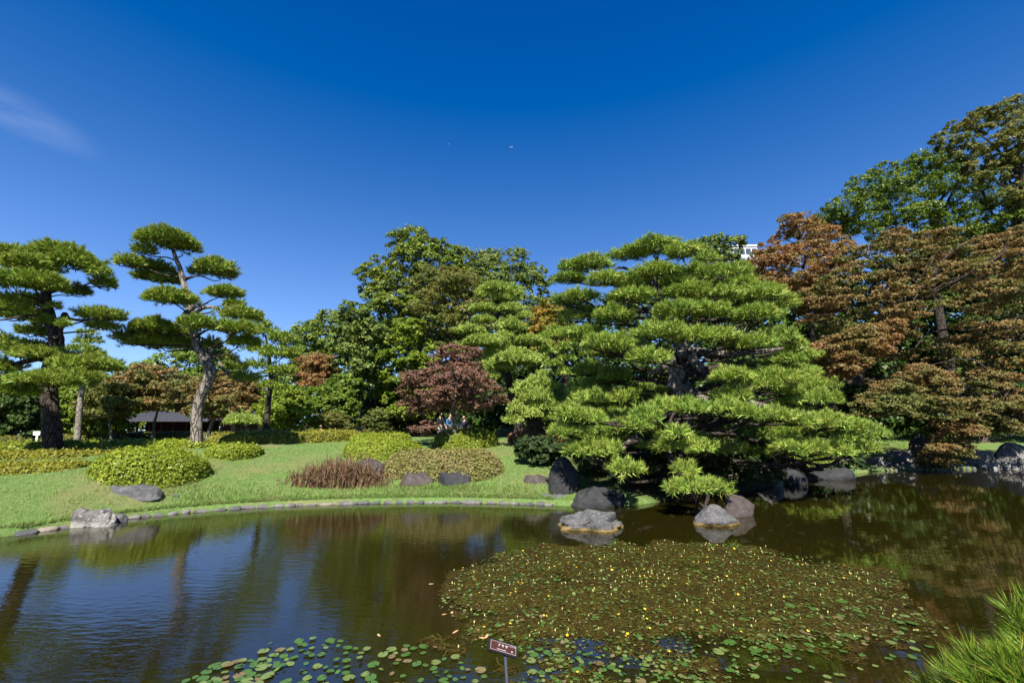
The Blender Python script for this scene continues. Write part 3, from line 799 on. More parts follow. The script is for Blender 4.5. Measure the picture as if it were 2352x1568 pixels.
pine('black_pine', 'great wide pine of many flat needle tiers leaning out over the water', 'pine tree',
     [(1565, 1075, -.2), (1562, 1000), (1566, 920), (1562, 860), (1560, 830), (1566, 790), (1550, 740), (1520, 690), (1500, 640), (1510, 590)],
     [.42, .36, .33, .31, .29, .25, .21, .17, .12, .06], 15.8, big, 'needle_bright', 'pine_bark', .18, .009, .14, 66, 450, 1590, 3.9, 'garden pines on the lawn', thick=1.1, wk=1.35,
     extra=[([(1562, 815, -.2), (1585, 815, -.8), (1600, 836, -1.3), (1618, 850, -1.6)], [.16, .16, .15, .12]),
            ([(1541, 890, -1.5), (1545, 862, -1.5), (1536, 840, -1.4), (1512, 850, -1.3), (1490, 858, -1.1)], [.13, .13, .12, .10, .07]),
            ([(1560, 880, 0), (1600, 905, -1.0), (1650, 930, -2.0), (1720, 925, -2.6), (1790, 940, -2.6)], [.17, .14, .11, .09, .05]),
            ([(1556, 960, -.2), (1530, 1010, -1.2), (1550, 1075, -2.6), (1580, 1100, -3.4)], [.14, .11, .08, .04]),
            ([(1556, 930, -.2), (1480, 985, -1.4), (1420, 1035, -2.4), (1370, 1045, -2.8)], [.14, .11, .08, .04]),
            ([(1560, 800, 0), (1640, 812, -.8), (1720, 810, -1.0), (1800, 800, -.8)], [.15, .12, .09, .05])])

# small mushroom-clipped pine far on the lawn
pine('dwarf_pine', 'small mushroom-shaped clipped pine on several thin stems', 'pine tree',
     [(556, 1000), (557, 985), (556, 972)], [.12, .10, .06], 27, [(557, 962, 40, 16), (535, 968, 20, 10), (580, 968, 20, 10)], 'needle_soft', 'dark_bark', .16, .014, .12, 34, 60, 557, .2,
     extra=[([(556, 990, 0), (540, 975, 0), (530, 966, 0)], [.06, .05, .03]), ([(556, 990, 0), (575, 975, 0), (586, 966, 0)], [.06, .05, .03])])

# ================================================================== MAPLE AND BROADLEAF TREES
# red maple: several stems fanning from one foot
def red_maple():
    Y0 = 18.6
    base = hit(1047, 1031); Y0 = base[1]
    root = thing('red_maple', 'small red-leaved maple with many grey stems fanning out of one foot', 'maple tree', base)
    poly = [(912, 912), (930, 880), (965, 838), (1000, 815), (1040, 797), (1095, 806), (1120, 850), (1160, 900), (1150, 930), (1110, 948), (1060, 930), (1010, 940), (960, 960), (925, 930)]
    C, Rr = region_lobes(poly, Y0, 1.7, 52, 26, 11, .35)
    C2, R2 = region_lobes([(945, 980), (985, 965), (1010, 985), (985, 1010), (950, 1000)], Y0 - .8, .4, 6, 18, 8, .3)
    Call, Rall = np.vstack([C, C2]), np.vstack([Rr, R2])
    f = lambda u, v, dy=0: at(u, v, Y0 + dy)
    stems = [([(1047, 1034, 0), (1046, 1005, 0), (1044, 980, 0), (1042, 955, .05), (1046, 920, .2), (1048, 880, .3), (1050, 840, .3)], .12),
             ([(1044, 1030, 0), (1030, 1000, -.1), (1018, 975, -.2), (1012, 950, -.3), (1005, 920, -.4)], .065),
             ([(1044, 985, 0), (1038, 950, -.2), (1026, 915, -.3), (1015, 880, -.4), (1008, 850, -.3)], .06),
             ([(1044, 975, 0), (1055, 945, .2), (1068, 915, .4), (1080, 880, .5), (1088, 845, .4)], .06),
             ([(1043, 965, 0), (1062, 945, -.2), (1090, 925, -.4), (1118, 908, -.5)], .045),
             ([(1043, 960, 0), (1030, 925, .4), (1024, 890, .7), (1030, 850, .7)], .05),
             ([(1042, 955, 0), (1035, 915, -.5), (1040, 875, -.7), (1052, 850, -.6)], .05),
             ([(1045, 990, 0), (1060, 968, .1), (1080, 950, .2), (1105, 940, .2)], .04),
             ([(1020, 975, -.2), (995, 970, -.5), (975, 978, -.7)], .03)]
    for pts, r in stems:
        P = [f(*q) for q in pts]
        parts = [tube(P, np.linspace(r, r * .3, len(P)), 8, bump=.05)]
        e = P[-1]
        for j in np.argsort(np.linalg.norm(Call - e, axis=1))[:6]:
            parts.append(tube([P[-2] * .5 + e * .5, (e + Call[j]) / 2 + rng.normal(size=3) * .08, Call[j]], [r * .35, r * .25, .007], 5, 5))
        V, Fs = join(parts)
        link('stem', mesh('stem', V, Fs, M['grey_bark'], smooth=True), root)
    V, Fc = lobes_foliage(Call, Rall, 26000, .085, 20, .55, .7, False, .1)
    link('crown', mesh('crown', V, Fc, M['leaf_red']), root)
red_maple()

GB = 'trees behind the garden'
bt = broad_tree
bt('camphor_tree', 'tallest broad evergreen in the middle, its bright leafy crown rising to a rounded peak', 'tree',
   [(840, 700), (832, 640), (850, 600), (890, 580), (915, 545), (960, 530), (1000, 545), (1042, 568), (1072, 592), (1075, 640), (1060, 700), (1000, 760), (930, 800), (870, 760)],
   45, 4.0, 66, 26, 18, 60000, .18, 'leaf_camphor', tr=.45, group=GB, inner=.05, sub=18)
bt('zelkova_tree', 'greyish green tree with an even rounded crown right of the tallest tree', 'tree',
   [(1055, 592), (1120, 586), (1180, 578), (1225, 604), (1275, 640), (1295, 700), (1285, 770), (1180, 780), (1100, 720), (1060, 650)],
   53, 4.0, 56, 25, 15, 44000, .19, 'leaf_grey', tr=.4, group=GB, inner=.08, sub=18)
bt('maple_tree', 'olive brown maple with flat leaf layers in front of the tallest tree', 'maple tree',
   [(940, 650), (1000, 612), (1060, 618), (1112, 648), (1132, 700), (1110, 790), (1030, 810), (960, 770)],
   38, 2.5, 46, 30, 9, 20000, .17, 'leaf_olive', tr=.25, group=GB, flat=.5, sub=16)
bt('ash_tree', 'slender pale green tree with a thin whitish trunk left of the tallest tree', 'tree',
   [(748, 730), (800, 690), (850, 700), (884, 760), (882, 830), (850, 880), (800, 875), (760, 820)],
   36, 2.2, 34, 24, 20, 17000, .2, 'leaf_grey', 'pale_bark', [(825, 992), (826, 940), (826, 890), (822, 850), (816, 800), (812, 760)], .14, GB, limbs=9, sub=16)
bt('ash_tree', 'second thin whitish leaning trunk beside the slender pale green tree', 'tree',
   [(770, 900), (780, 860), (820, 850), (840, 880), (830, 920), (780, 930)], 35, 1.5, 14, 20, 14, 7000, .2, 'leaf_green', 'pale_bark', [(818, 990), (810, 950), (804, 915), (800, 890)], .1, GB)
bt('oak_tree', 'distant dark green tree rising left of the slender pale green tree', 'tree',
   [(660, 790), (680, 755), (720, 742), (760, 742), (780, 800), (775, 880), (670, 890)], 62, 4, 26, 26, 18, 14000, .32, 'leaf_green', tr=.35, group=GB, tri=True)
bt('maple_tree', 'small rust-coloured maple low between the pale tree and the tiered pine', 'maple tree',
   [(688, 860), (700, 824), (740, 806), (770, 832), (765, 890), (700, 895)], 42, 2, 20, 22, 9, 9000, .17, 'leaf_orange', tr=.16, group=GB, flat=.5)
bt('persimmon_tree', 'bright green bushy tree standing behind the back hedge near the seated people', 'tree',
   [(592, 990), (600, 930), (630, 893), (680, 880), (716, 910), (724, 990)], 30, 2.0, 34, 20, 16, 17000, .15, 'leaf_yellowgreen', tr=.16, group=GB, trunk=[(655, 1000), (656, 950), (660, 920)])
bt('laurel_tree', 'mid green bushy tree just right of the bright green one', 'tree',
   [(718, 990), (724, 905), (770, 868), (818, 890), (828, 990)], 33, 2, 30, 20, 16, 15000, .16, 'leaf_green', tr=.16, group=GB)
bt('cherry_tree', 'leafy green tree with yellowish sprays hanging beside the red maple', 'tree',
   [(868, 975), (850, 860), (882, 770), (950, 735), (1010, 780), (1015, 860), (985, 965)], 37, 2.6, 46, 22, 14, 24000, .2, 'leaf_yellowgreen', tr=.22, group=GB, inner=.05, sub=16)
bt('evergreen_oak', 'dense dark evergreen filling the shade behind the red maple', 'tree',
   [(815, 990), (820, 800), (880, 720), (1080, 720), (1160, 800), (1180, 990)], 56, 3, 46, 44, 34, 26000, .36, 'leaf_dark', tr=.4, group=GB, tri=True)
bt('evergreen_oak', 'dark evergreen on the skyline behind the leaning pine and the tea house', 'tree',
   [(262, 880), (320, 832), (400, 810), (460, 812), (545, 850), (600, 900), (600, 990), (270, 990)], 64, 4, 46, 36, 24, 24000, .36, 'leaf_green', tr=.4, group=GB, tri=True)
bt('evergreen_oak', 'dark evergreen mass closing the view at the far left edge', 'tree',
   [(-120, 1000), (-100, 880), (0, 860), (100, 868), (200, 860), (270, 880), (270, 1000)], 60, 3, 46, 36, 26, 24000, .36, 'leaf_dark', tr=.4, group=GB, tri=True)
bt('maple_tree', 'brownish green layered maple in front of the tea house roof', 'maple tree',
   [(230, 930), (250, 880), (290, 850), (345, 840), (420, 855), (444, 900), (420, 940), (320, 950)], 38, 2.4, 44, 28, 8, 20000, .16, 'leaf_maple', 'grey_bark', [(352, 1000), (354, 975), (360, 950), (366, 920)], .15, GB, flat=.5, limbs=9, sub=16)
bt('maple_tree', 'green layered maple left of the tea house with a knotted trunk', 'maple tree',
   [(186, 960), (196, 905), (240, 880), (300, 890), (316, 950), (260, 970)], 36, 2, 30, 24, 9, 14000, .16, 'leaf_olive', 'grey_bark', [(256, 1000), (252, 970), (246, 940), (244, 915)], .15, GB, flat=.55)
bt('maple_tree', 'olive maple with a forked trunk between the leaning pine and the tiered pine', 'maple tree',
   [(424, 930), (440, 882), (500, 855), (560, 862), (602, 900), (596, 950), (520, 965), (450, 960)], 34, 2.2, 44, 26, 9, 20000, .15, 'leaf_maple', 'grey_bark', [(478, 998), (490, 965), (505, 940), (520, 910)], .17, GB, flat=.55, limbs=9, sub=16)
bt('cypress_tree', 'dark shaggy evergreen behind the white notice board at far left', 'tree',
   [(-60, 1000), (-50, 890), (20, 872), (84, 880), (104, 1000)], 36, 1.6, 34, 24, 18, 16000, .2, 'leaf_dark', tr=.2, group=GB)
bt('bay_tree', 'yellow green shrubby tree between the dark pine trunk and the pale trunk', 'tree',
   [(128, 1000), (132, 905), (170, 885), (232, 900), (248, 1000)], 38, 1.6, 30, 20, 16, 13000, .18, 'leaf_yellowgreen', tr=.16, group=GB)
bt('zelkova_tree', 'small golden orange tree glowing between the pines', 'tree',
   [(1212, 810), (1222, 730), (1258, 692), (1300, 700), (1310, 780), (1275, 840)], 42, 2, 26, 20, 13, 12000, .17, 'leaf_gold', 'grey_bark', tr=.16, group=GB)
bt('evergreen_oak', 'blue green treetop peeping over the great pine below the white building', 'tree',
   [(1575, 640), (1590, 566), (1640, 540), (1692, 560), (1706, 620), (1650, 700)], 50, 2.4, 26, 22, 16, 12000, .24, 'leaf_grey', tr=.3, group=GB)
bt('evergreen_oak', 'dense dark evergreen hidden behind the great pine', 'tree',
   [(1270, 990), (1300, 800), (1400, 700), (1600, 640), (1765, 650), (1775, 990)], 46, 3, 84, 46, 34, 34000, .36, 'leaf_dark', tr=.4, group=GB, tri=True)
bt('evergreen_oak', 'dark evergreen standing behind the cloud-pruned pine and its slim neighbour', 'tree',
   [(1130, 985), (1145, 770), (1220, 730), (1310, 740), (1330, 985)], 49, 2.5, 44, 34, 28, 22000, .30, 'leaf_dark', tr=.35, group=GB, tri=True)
# right hillside
bt('evergreen_oak', 'highest tree at the top right, open crown against the sky', 'tree',
   [(2130, 335), (2180, 290), (2240, 250), (2300, 232), (2352, 225), (2460, 215), (2480, 500), (2340, 480), (2250, 420), (2150, 380)],
   36, 3.0, 60, 24, 13, 44000, .145, 'leaf_olive', tr=.4, group=GB, inner=.02, sub=20, limbs=16)
bt('evergreen_oak', 'big dark green rounded tree on the right hillside under the highest tree', 'tree',
   [(1855, 530), (1900, 470), (1955, 440), (1985, 398), (2060, 358), (2150, 345), (2230, 385), (2310, 430), (2420, 460), (2420, 580), (2200, 580), (2000, 570), (1880, 550)],
   38, 4.0, 76, 30, 19, 66000, .15, 'leaf_green', tr=.45, group=GB, sub=18)
bt('maple_tree', 'orange tinted maple at the upper left of the right hillside beside the white building', 'maple tree',
   [(1706, 630), (1720, 580), (1770, 540), (1800, 505), (1855, 500), (1910, 520), (1960, 565), (1965, 660), (1920, 730), (1820, 710), (1740, 690)],
   30, 2.6, 66, 27, 11, 48000, .12, 'leaf_orange', tr=.24, group=GB, flat=.5, inner=.05, limbs=12, sub=18)
bt('maple_tree', 'large spreading maple turning orange with dark limbs reaching up to the right', 'maple tree',
   [(1850, 775), (1836, 700), (1900, 630), (1960, 565), (2050, 532), (2150, 530), (2250, 548), (2340, 520), (2440, 540), (2440, 650), (2300, 680), (2170, 690), (2090, 760), (2050, 800), (1960, 810)],
   26, 3.4, 88, 29, 9, 70000, .10, 'leaf_maple', tr=.3, group=GB, trunk=[(1960, 920), (1975, 860), (2000, 800), (2060, 730), (2130, 660)], flat=.45, inner=.03, limbs=20, sub=18)
bt('maple_tree', 'orange leaved low maple right of the great pine with a stout dark trunk', 'maple tree',
   [(1826, 880), (1850, 820), (1890, 790), (1960, 755), (2060, 735), (2075, 790), (2000, 830), (1960, 870), (1900, 880)],
   23, 1.8, 56, 24, 9, 36000, .095, 'leaf_orange', tr=.22, group=GB, trunk=[(1915, 940), (1925, 890), (1935, 850), (1960, 810)], flat=.5, inner=.05, limbs=10, sub=18)
bt('maple_tree', 'sparse maple with bare grey twigs at the right edge of the picture', 'maple tree',
   [(2060, 890), (2040, 840), (2150, 780), (2260, 700), (2352, 640), (2450, 630), (2450, 820), (2352, 850), (2250, 870), (2150, 890)],
   28, 2.8, 56, 28, 9, 36000, .105, 'leaf_maple', tr=.26, group=GB, trunk=[(2140, 960), (2110, 900), (2150, 840), (2230, 790), (2330, 745)], flat=.45, inner=.0, limbs=22, sub=16)
bt('maple_tree', 'lowest maple trailing its brown branches over the stones and the water', 'maple tree',
   [(1955, 965), (1980, 905), (2040, 870), (2110, 838), (2200, 870), (2260, 850), (2352, 870), (2360, 935), (2270, 935), (2250, 980), (2215, 1035), (2175, 1074), (2140, 1078), (2135, 1045), (2175, 1000), (2110, 955), (2050, 950)],
   21, 1.9, 96, 25, 8, 54000, .085, 'leaf_maple', tr=.16, group=GB, trunk=[(2440, 990), (2400, 930), (2330, 895), (2200, 880)], flat=.45, inner=.03, limbs=20, sub=18)
bt('maple_tree', 'small maple at the right picture edge holding its brown leaves above the largest bank rock', 'maple tree',
   [(2250, 960), (2270, 925), (2350, 912), (2430, 930), (2430, 985), (2350, 1000), (2290, 988)],
   21.6, 1.2, 34, 24, 8, 15000, .085, 'leaf_maple', tr=.12, group=GB, trunk=[(2470, 1000), (2450, 950), (2400, 925), (2340, 930)], flat=.45, inner=.03, limbs=14, sub=18)
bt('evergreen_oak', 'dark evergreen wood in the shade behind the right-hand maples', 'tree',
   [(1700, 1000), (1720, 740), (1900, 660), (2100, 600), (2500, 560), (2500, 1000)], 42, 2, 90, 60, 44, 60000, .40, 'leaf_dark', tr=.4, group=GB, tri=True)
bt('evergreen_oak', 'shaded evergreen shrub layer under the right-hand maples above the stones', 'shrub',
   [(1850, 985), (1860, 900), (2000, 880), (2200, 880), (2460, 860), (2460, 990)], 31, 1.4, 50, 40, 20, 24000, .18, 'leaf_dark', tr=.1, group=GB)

def far_woods():
    us = np.arange(-300, 2700, 30)
    C, Rr = [], []
    for u in us:
        for v in (990, 950, 905):
            Y = 78 + 10 * rng.random(); uu, vv = u + rng.normal() * 12, v - 10 * rng.random() - (12 * math.sin(u * .013) + 10 * math.sin(u * .031))
            mm = mpp(uu, vv, Y); k = .8 + .5 * rng.random(); C.append(at(uu, vv, Y)); Rr.append([34 * k * mm, 34 * k * mm, 30 * k * mm])
    V, Fc = lobes_foliage(np.array(C), np.array(Rr), 60000, .55, 10, .8, .7, True, .2)
    tag(link('far_woods', mesh('far_woods', V, Fc, M['leaf_dark'])), kind='stuff')
far_woods()
# loose shrubs along the back path
def shrub(name, label, poly, Y0, T, n, ru, rv, leaves, size, mat, cat='shrub', group='loose shrubs along the back path'):
    C, Rr = region_lobes(poly, Y0, T, n, ru, rv, .35)
    x0 = C[:, 0].mean(); g = float(ground(x0, Y0))
    root = thing(name, label, cat, (x0, Y0, g), group)
    parts = []
    for j in range(min(len(C), 9)):
        parts.append(tube([np.array([x0 + rng.normal() * .1, Y0, g - .1]), (np.array([x0, Y0, g]) + C[j]) / 2 + rng.normal(size=3) * .1, C[j]], [.04, .03, .01], 5, 5))
    V, Fs = join(parts); link('stems', mesh('stems', V, Fs, M['twig'], smooth=True), root)
    V, Fc = lobes_foliage(C, Rr, leaves, size * 1.1, 14, .7, .7, True)
    link('foliage', mesh('foliage', V, Fc, M[mat]), root)
shrub('azalea_bush', 'olive azalea bush right of the pale thin trunk', [(836, 992), (838, 955), (862, 938), (892, 950), (900, 992)], 30, .8, 20, 14, 8, 7000, .09, 'leaf_olive')
shrub('azalea_bush', 'olive brown azalea bush behind the seated people', [(714, 992), (722, 958), (755, 945), (800, 955), (806, 992)], 31, .8, 22, 15, 8, 7000, .09, 'leaf_olive')
shrub('camellia_bush', 'yellow green bush under the tea house eaves', [(228, 1000), (232, 968), (270, 960), (300, 975), (300, 1000)], 37, .8, 18, 14, 9, 6000, .12, 'leaf_yellowgreen')
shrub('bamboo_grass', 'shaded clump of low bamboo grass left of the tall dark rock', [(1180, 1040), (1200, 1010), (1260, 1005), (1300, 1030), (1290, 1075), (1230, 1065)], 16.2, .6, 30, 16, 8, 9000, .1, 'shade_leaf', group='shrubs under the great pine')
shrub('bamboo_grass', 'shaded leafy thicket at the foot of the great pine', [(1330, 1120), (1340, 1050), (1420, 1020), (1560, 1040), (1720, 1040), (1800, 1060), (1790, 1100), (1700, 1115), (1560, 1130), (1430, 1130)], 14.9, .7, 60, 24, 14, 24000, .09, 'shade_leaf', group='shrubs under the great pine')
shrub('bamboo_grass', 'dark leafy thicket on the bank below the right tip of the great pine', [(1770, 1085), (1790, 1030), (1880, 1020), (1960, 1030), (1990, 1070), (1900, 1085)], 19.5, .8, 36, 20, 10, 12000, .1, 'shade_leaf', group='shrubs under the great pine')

for lab, poly, Y in [('dark laurel thicket behind the great pine trunk', [(1290, 1020), (1300, 900), (1500, 880), (1700, 890), (1720, 1030)], 24),  # this and the next: added dark leaves stand in for deep shade
                     ('dark laurel thicket right of the great pine trunk by the hillside maples', [(1690, 1030), (1700, 900), (1850, 880), (2030, 890), (2040, 1010)], 26),
                     ('dark laurel thicket between the red maple and the spreading pine mound', [(1060, 1000), (1070, 900), (1180, 890), (1290, 890), (1290, 1000)], 30),
                     ('dark laurel thicket behind the thin pale trunks', [(820, 1000), (830, 900), (930, 900), (1060, 910), (1060, 1000)], 40),
                     ('dark laurel thicket at the right edge behind the trailing maples', [(2020, 1000), (2040, 905), (2200, 890), (2450, 880), (2450, 1000)], 27),  # added dark leaf colour in place of under-canopy shade
                     ('dark laurel thicket at the far left behind the notice board', [(-150, 1005), (-140, 930), (60, 920), (250, 940), (250, 1005)], 44)]:
    shrub('laurel_thicket', lab, poly, Y, 1.0, 44, 34, 24, 15000, .2, 'leaf_dark', group='dark thickets behind the garden')

# ================================================================== CLIPPED HEDGES
GH = 'clipped hedges on the lawn'
hedge('large rounded clipped bush standing alone behind the flat grey rock', [(206, 1126), (268, 1137), (340, 1137), (412, 1132), (478, 1117)], [1040, 1032, 1030, 1032, 1044], [1.9, 2.2, 2.3, 2.2, 1.9], 'hedge_leaf', .06, 30000, name='clipped_bush', cat='bush', p=.55, noise_a=.06, sprig=.05)
hedge('low clipped hedge strip along the lawn at the left edge below the dark pine trunk', [(-260, 1110), (-100, 1102), (0, 1097), (100, 1090), (210, 1082)], [1078, 1070, 1060, 1062, 1062], 1.3, 'hedge_olive', .06, 15000, GH)
hedge('shaded hedge bed round the foot of the dark pine trunk', [(-160, 1064), (0, 1060), (100, 1060), (200, 1052), (300, 1040)], [1044, 1040, 1040, 1036, 1028], 1.8, 'hedge_olive', .07, 11000, GH)
hedge('long bright hedge left of the dark pine trunk, second row from the lawn', [(-200, 1040), (0, 1038), (120, 1036), (280, 1026)], [1020, 1014, 1012, 1008], 1.3, 'hedge_leaf', .07, 10000, GH)
hedge('wavy hedge between the dark pine and the leaning pine', [(255, 1032), (330, 1028), (400, 1030), (480, 1036)], [1012, 1010, 1010, 1012], 1.6, 'hedge_leaf', .07, 9000, GH)
hedge('rounded end of the hedge just right of the leaning pine trunk', [(470, 1056), (500, 1060), (545, 1056), (592, 1044)], [1026, 1020, 1020, 1024], [1.2, 1.5, 1.5, 1.2], 'hedge_leaf', .065, 10000, GH)
hedge('flat back hedge in the far left corner before the notice board', [(-100, 1016), (20, 1014), (150, 1012), (300, 1010)], [1000, 998, 997, 998], 1.6, 'hedge_olive', .08, 7000, GH)
hedge('low brownish back hedge in front of the tea house', [(170, 1008), (300, 1008), (420, 1008), (520, 1010)], [994, 992, 990, 992], 1.6, 'hedge_olive', .08, 7000, GH)
hedge('long back hedge crossing the lawn behind the tree shadows', [(470, 1022), (560, 1020), (660, 1018), (740, 1015), (820, 1008)], [1000, 990, 988, 988, 988], 1.9, 'hedge_olive', .075, 14000, GH)
hedge('smaller hedge peeping out behind the front loaf hedge', [(806, 1022), (850, 1020), (900, 1016), (940, 1012)], [998, 994, 992, 994], 1.4, 'hedge_leaf', .07, 7000, GH)
hedge('plump loaf-shaped hedge behind the dry reeds and the grey boulder', [(798, 1052), (840, 1056), (890, 1056), (958, 1040)], [1012, 1004, 1004, 1010], [1.6, 1.9, 1.9, 1.6], 'hedge_leaf', .06, 15000, GH, p=.6)
hedge('unkempt brownish hedge behind the two brown boulders', [(866, 1100), (930, 1102), (1010, 1106), (1090, 1108), (1150, 1104)], [1062, 1038, 1033, 1034, 1050], [1.2, 1.7, 1.9, 1.8, 1.3], 'hedge_rough', .065, 17000, GH, noise_a=.13, p=.7, sprig=.09)
hedge('square-cut green hedge behind the foot of the red maple', [(1006, 1030), (1060, 1032), (1138, 1026)], [986, 983, 984], 1.8, 'hedge_leaf', .065, 11000, GH, p=.4)
hedge('tawny red low hedge right of the square-cut hedge', [(1172, 1018), (1220, 1020), (1290, 1018), (1350, 1016)], [990, 988, 988, 988], 1.3, 'hedge_red', .065, 9000, GH, p=.4)
hedge('thin dark hedge line behind the tawny hedge', [(1130, 1002), (1180, 1002), (1240, 1002)], [985, 985, 985], 1.0, 'hedge_leaf', .08, 4000, GH)
hedge('small round brown bush by the tea house', [(279, 1002), (291, 1003), (304, 1002)], [990, 988, 990], .7, 'hedge_red', .07, 1800, None, 'clipped_bush', 'bush')

# ================================================================== ROCKS
def rockmat(name, cols, patch, wet=False, bump=.03, lichen=None, bleach=False):
    m, t, o = newmat(name)
    tcn = t.nodes.new('ShaderNodeTexCoord'); g = t.nodes.new('ShaderNodeNewGeometry')
    v = g.outputs['Position']
    f = tnoise(t, 5, 8, v, .65)
    c = ramp(t, f, cols, [.3, .5, .72])
    f2 = tnoise(t, 2.2, 6, v, .6)
    k = t.nodes.new('ShaderNodeMapRange'); k.inputs[1].default_value = .52; k.inputs[2].default_value = .62; k.inputs[4].default_value = .8
    L(t, f2, k.inputs[0]); c = mixrgb(t, k.outputs[0], c, patch)
    if lichen:
        f3 = tnoise(t, 14, 6, v, .7)
        k3 = t.nodes.new('ShaderNodeMapRange'); k3.inputs[1].default_value = .58; k3.inputs[2].default_value = .64; k3.inputs[4].default_value = .7
        L(t, f3, k3.inputs[0]); c = mixrgb(t, k3.outputs[0], c, lichen)
    if bleach:                                # pale bleached skin up to an old flood line
        sz = t.nodes.new('ShaderNodeSeparateXYZ'); L(t, v, sz.inputs[0])
        bl = t.nodes.new('ShaderNodeMath'); bl.operation = 'MULTIPLY_ADD'; L(t, f2, bl.inputs[0]); bl.inputs[1].default_value = -.75; L(t, sz.outputs[2], bl.inputs[2])
        kb = t.nodes.new('ShaderNodeMapRange'); kb.inputs[1].default_value = -.15; kb.inputs[2].default_value = -.24; kb.inputs[4].default_value = .85
        L(t, bl.outputs[0], kb.inputs[0]); c = mixrgb(t, kb.outputs[0], c, ramp(t, f, [(.26, .25, .22), (.42, .40, .36)]))
    if wet:                                   # old water line: ochre algae right above the pond
        sx = t.nodes.new('ShaderNodeSeparateXYZ'); L(t, v, sx.inputs[0])
        wl = t.nodes.new('ShaderNodeMath'); wl.operation = 'MULTIPLY_ADD'; L(t, f2, wl.inputs[0]); wl.inputs[1].default_value = .08; L(t, sx.outputs[2], wl.inputs[2])
        kw = t.nodes.new('ShaderNodeMapRange'); kw.inputs[1].default_value = .11; kw.inputs[2].default_value = .075
        L(t, wl.outputs[0], kw.inputs[0]); c = mixrgb(t, kw.outputs[0], c, (.22, .15, .05))
    p = t.nodes.new('ShaderNodeBsdfPrincipled'); L(t, c, p.inputs['Base Color'])
    p.inputs['Roughness'].default_value = .75; p.inputs['Specular IOR Level'].default_value = .25
    b = t.nodes.new('ShaderNodeBump'); b.inputs['Distance'].default_value = bump * 1.6
    fb = tnoise(t, 11, 10, v, .7)
    vo = t.nodes.new('ShaderNodeTexVoronoi'); vo.feature = 'DISTANCE_TO_EDGE'; vo.inputs['Scale'].default_value = 3.2
    wv = t.nodes.new('ShaderNodeMix'); wv.data_type = 'VECTOR'; wv.inputs['Factor'].default_value = .35
    wn = t.nodes.new('ShaderNodeTexNoise'); wn.inputs['Scale'].default_value = 3; wn.inputs['Detail'].default_value = 6; L(t, v, wn.inputs['Vector'])
    L(t, v, wv.inputs['A']); L(t, wn.outputs['Color'], wv.inputs['B']); L(t, wv.outputs['Result'], vo.inputs['Vector'])
    kc = t.nodes.new('ShaderNodeMapRange'); kc.inputs[2].default_value = .035; L(t, vo.outputs['Distance'], kc.inputs[0])
    ah = t.nodes.new('ShaderNodeMath'); ah.operation = 'MULTIPLY_ADD'; L(t, kc.outputs[0], ah.inputs[0]); ah.inputs[1].default_value = .22; L(t, fb, ah.inputs[2])
    L(t, ah.outputs[0], b.inputs['Height']); L(t, b.outputs[0], p.inputs['Normal'])
    L(t, p.outputs[0], o.inputs[0])
    return m
M['rock_grey'] = rockmat('rock_grey', [(.062, .062, .065), (.105, .105, .108), (.155, .155, .155)], (.081, .081, .087))
M['rock_brown'] = rockmat('rock_brown', [(.045, .035, .032), (.070, .056, .052), (.105, .087, .081)], (.059, .042, .038))
M['rock_dark'] = rockmat('rock_dark', [(.021, .022, .025), (.035, .036, .038), (.054, .054, .056)], (.027, .029, .033))  # dark stone, lowered further in place of the great pine's shade
M['rock_lichen'] = rockmat('rock_lichen', [(.075, .071, .068), (.143, .135, .128), (.247, .232, .217)], (.053, .051, .050), lichen=(.42, .40, .37), bleach=True)
M['rock_wet'] = rockmat('rock_wet', [(.066, .063, .063), (.108, .105, .105), (.162, .159, .156)], (.084, .084, .087), wet=True, lichen=(.30, .30, .29), bump=.04)
M['rock_pale'] = rockmat('rock_pale', [(.099, .093, .083), (.157, .147, .133), (.219, .210, .195)], (.115, .110, .104), lichen=(.346, .338, .323))
M['pebble'] = rockmat('pebble', [(.075, .072, .066), (.127, .121, .112), (.184, .179, .167)], (.092, .086, .081), bump=.01)
M['pebble_tan'] = rockmat('pebble_tan', [(.144, .114, .084), (.204, .168, .132), (.252, .222, .186)], (.168, .138, .102), bump=.01)
M['pebble_dark'] = rockmat('pebble_dark', [(.045, .045, .048), (.077, .077, .080), (.115, .115, .115)], (.058, .058, .061), bump=.01)
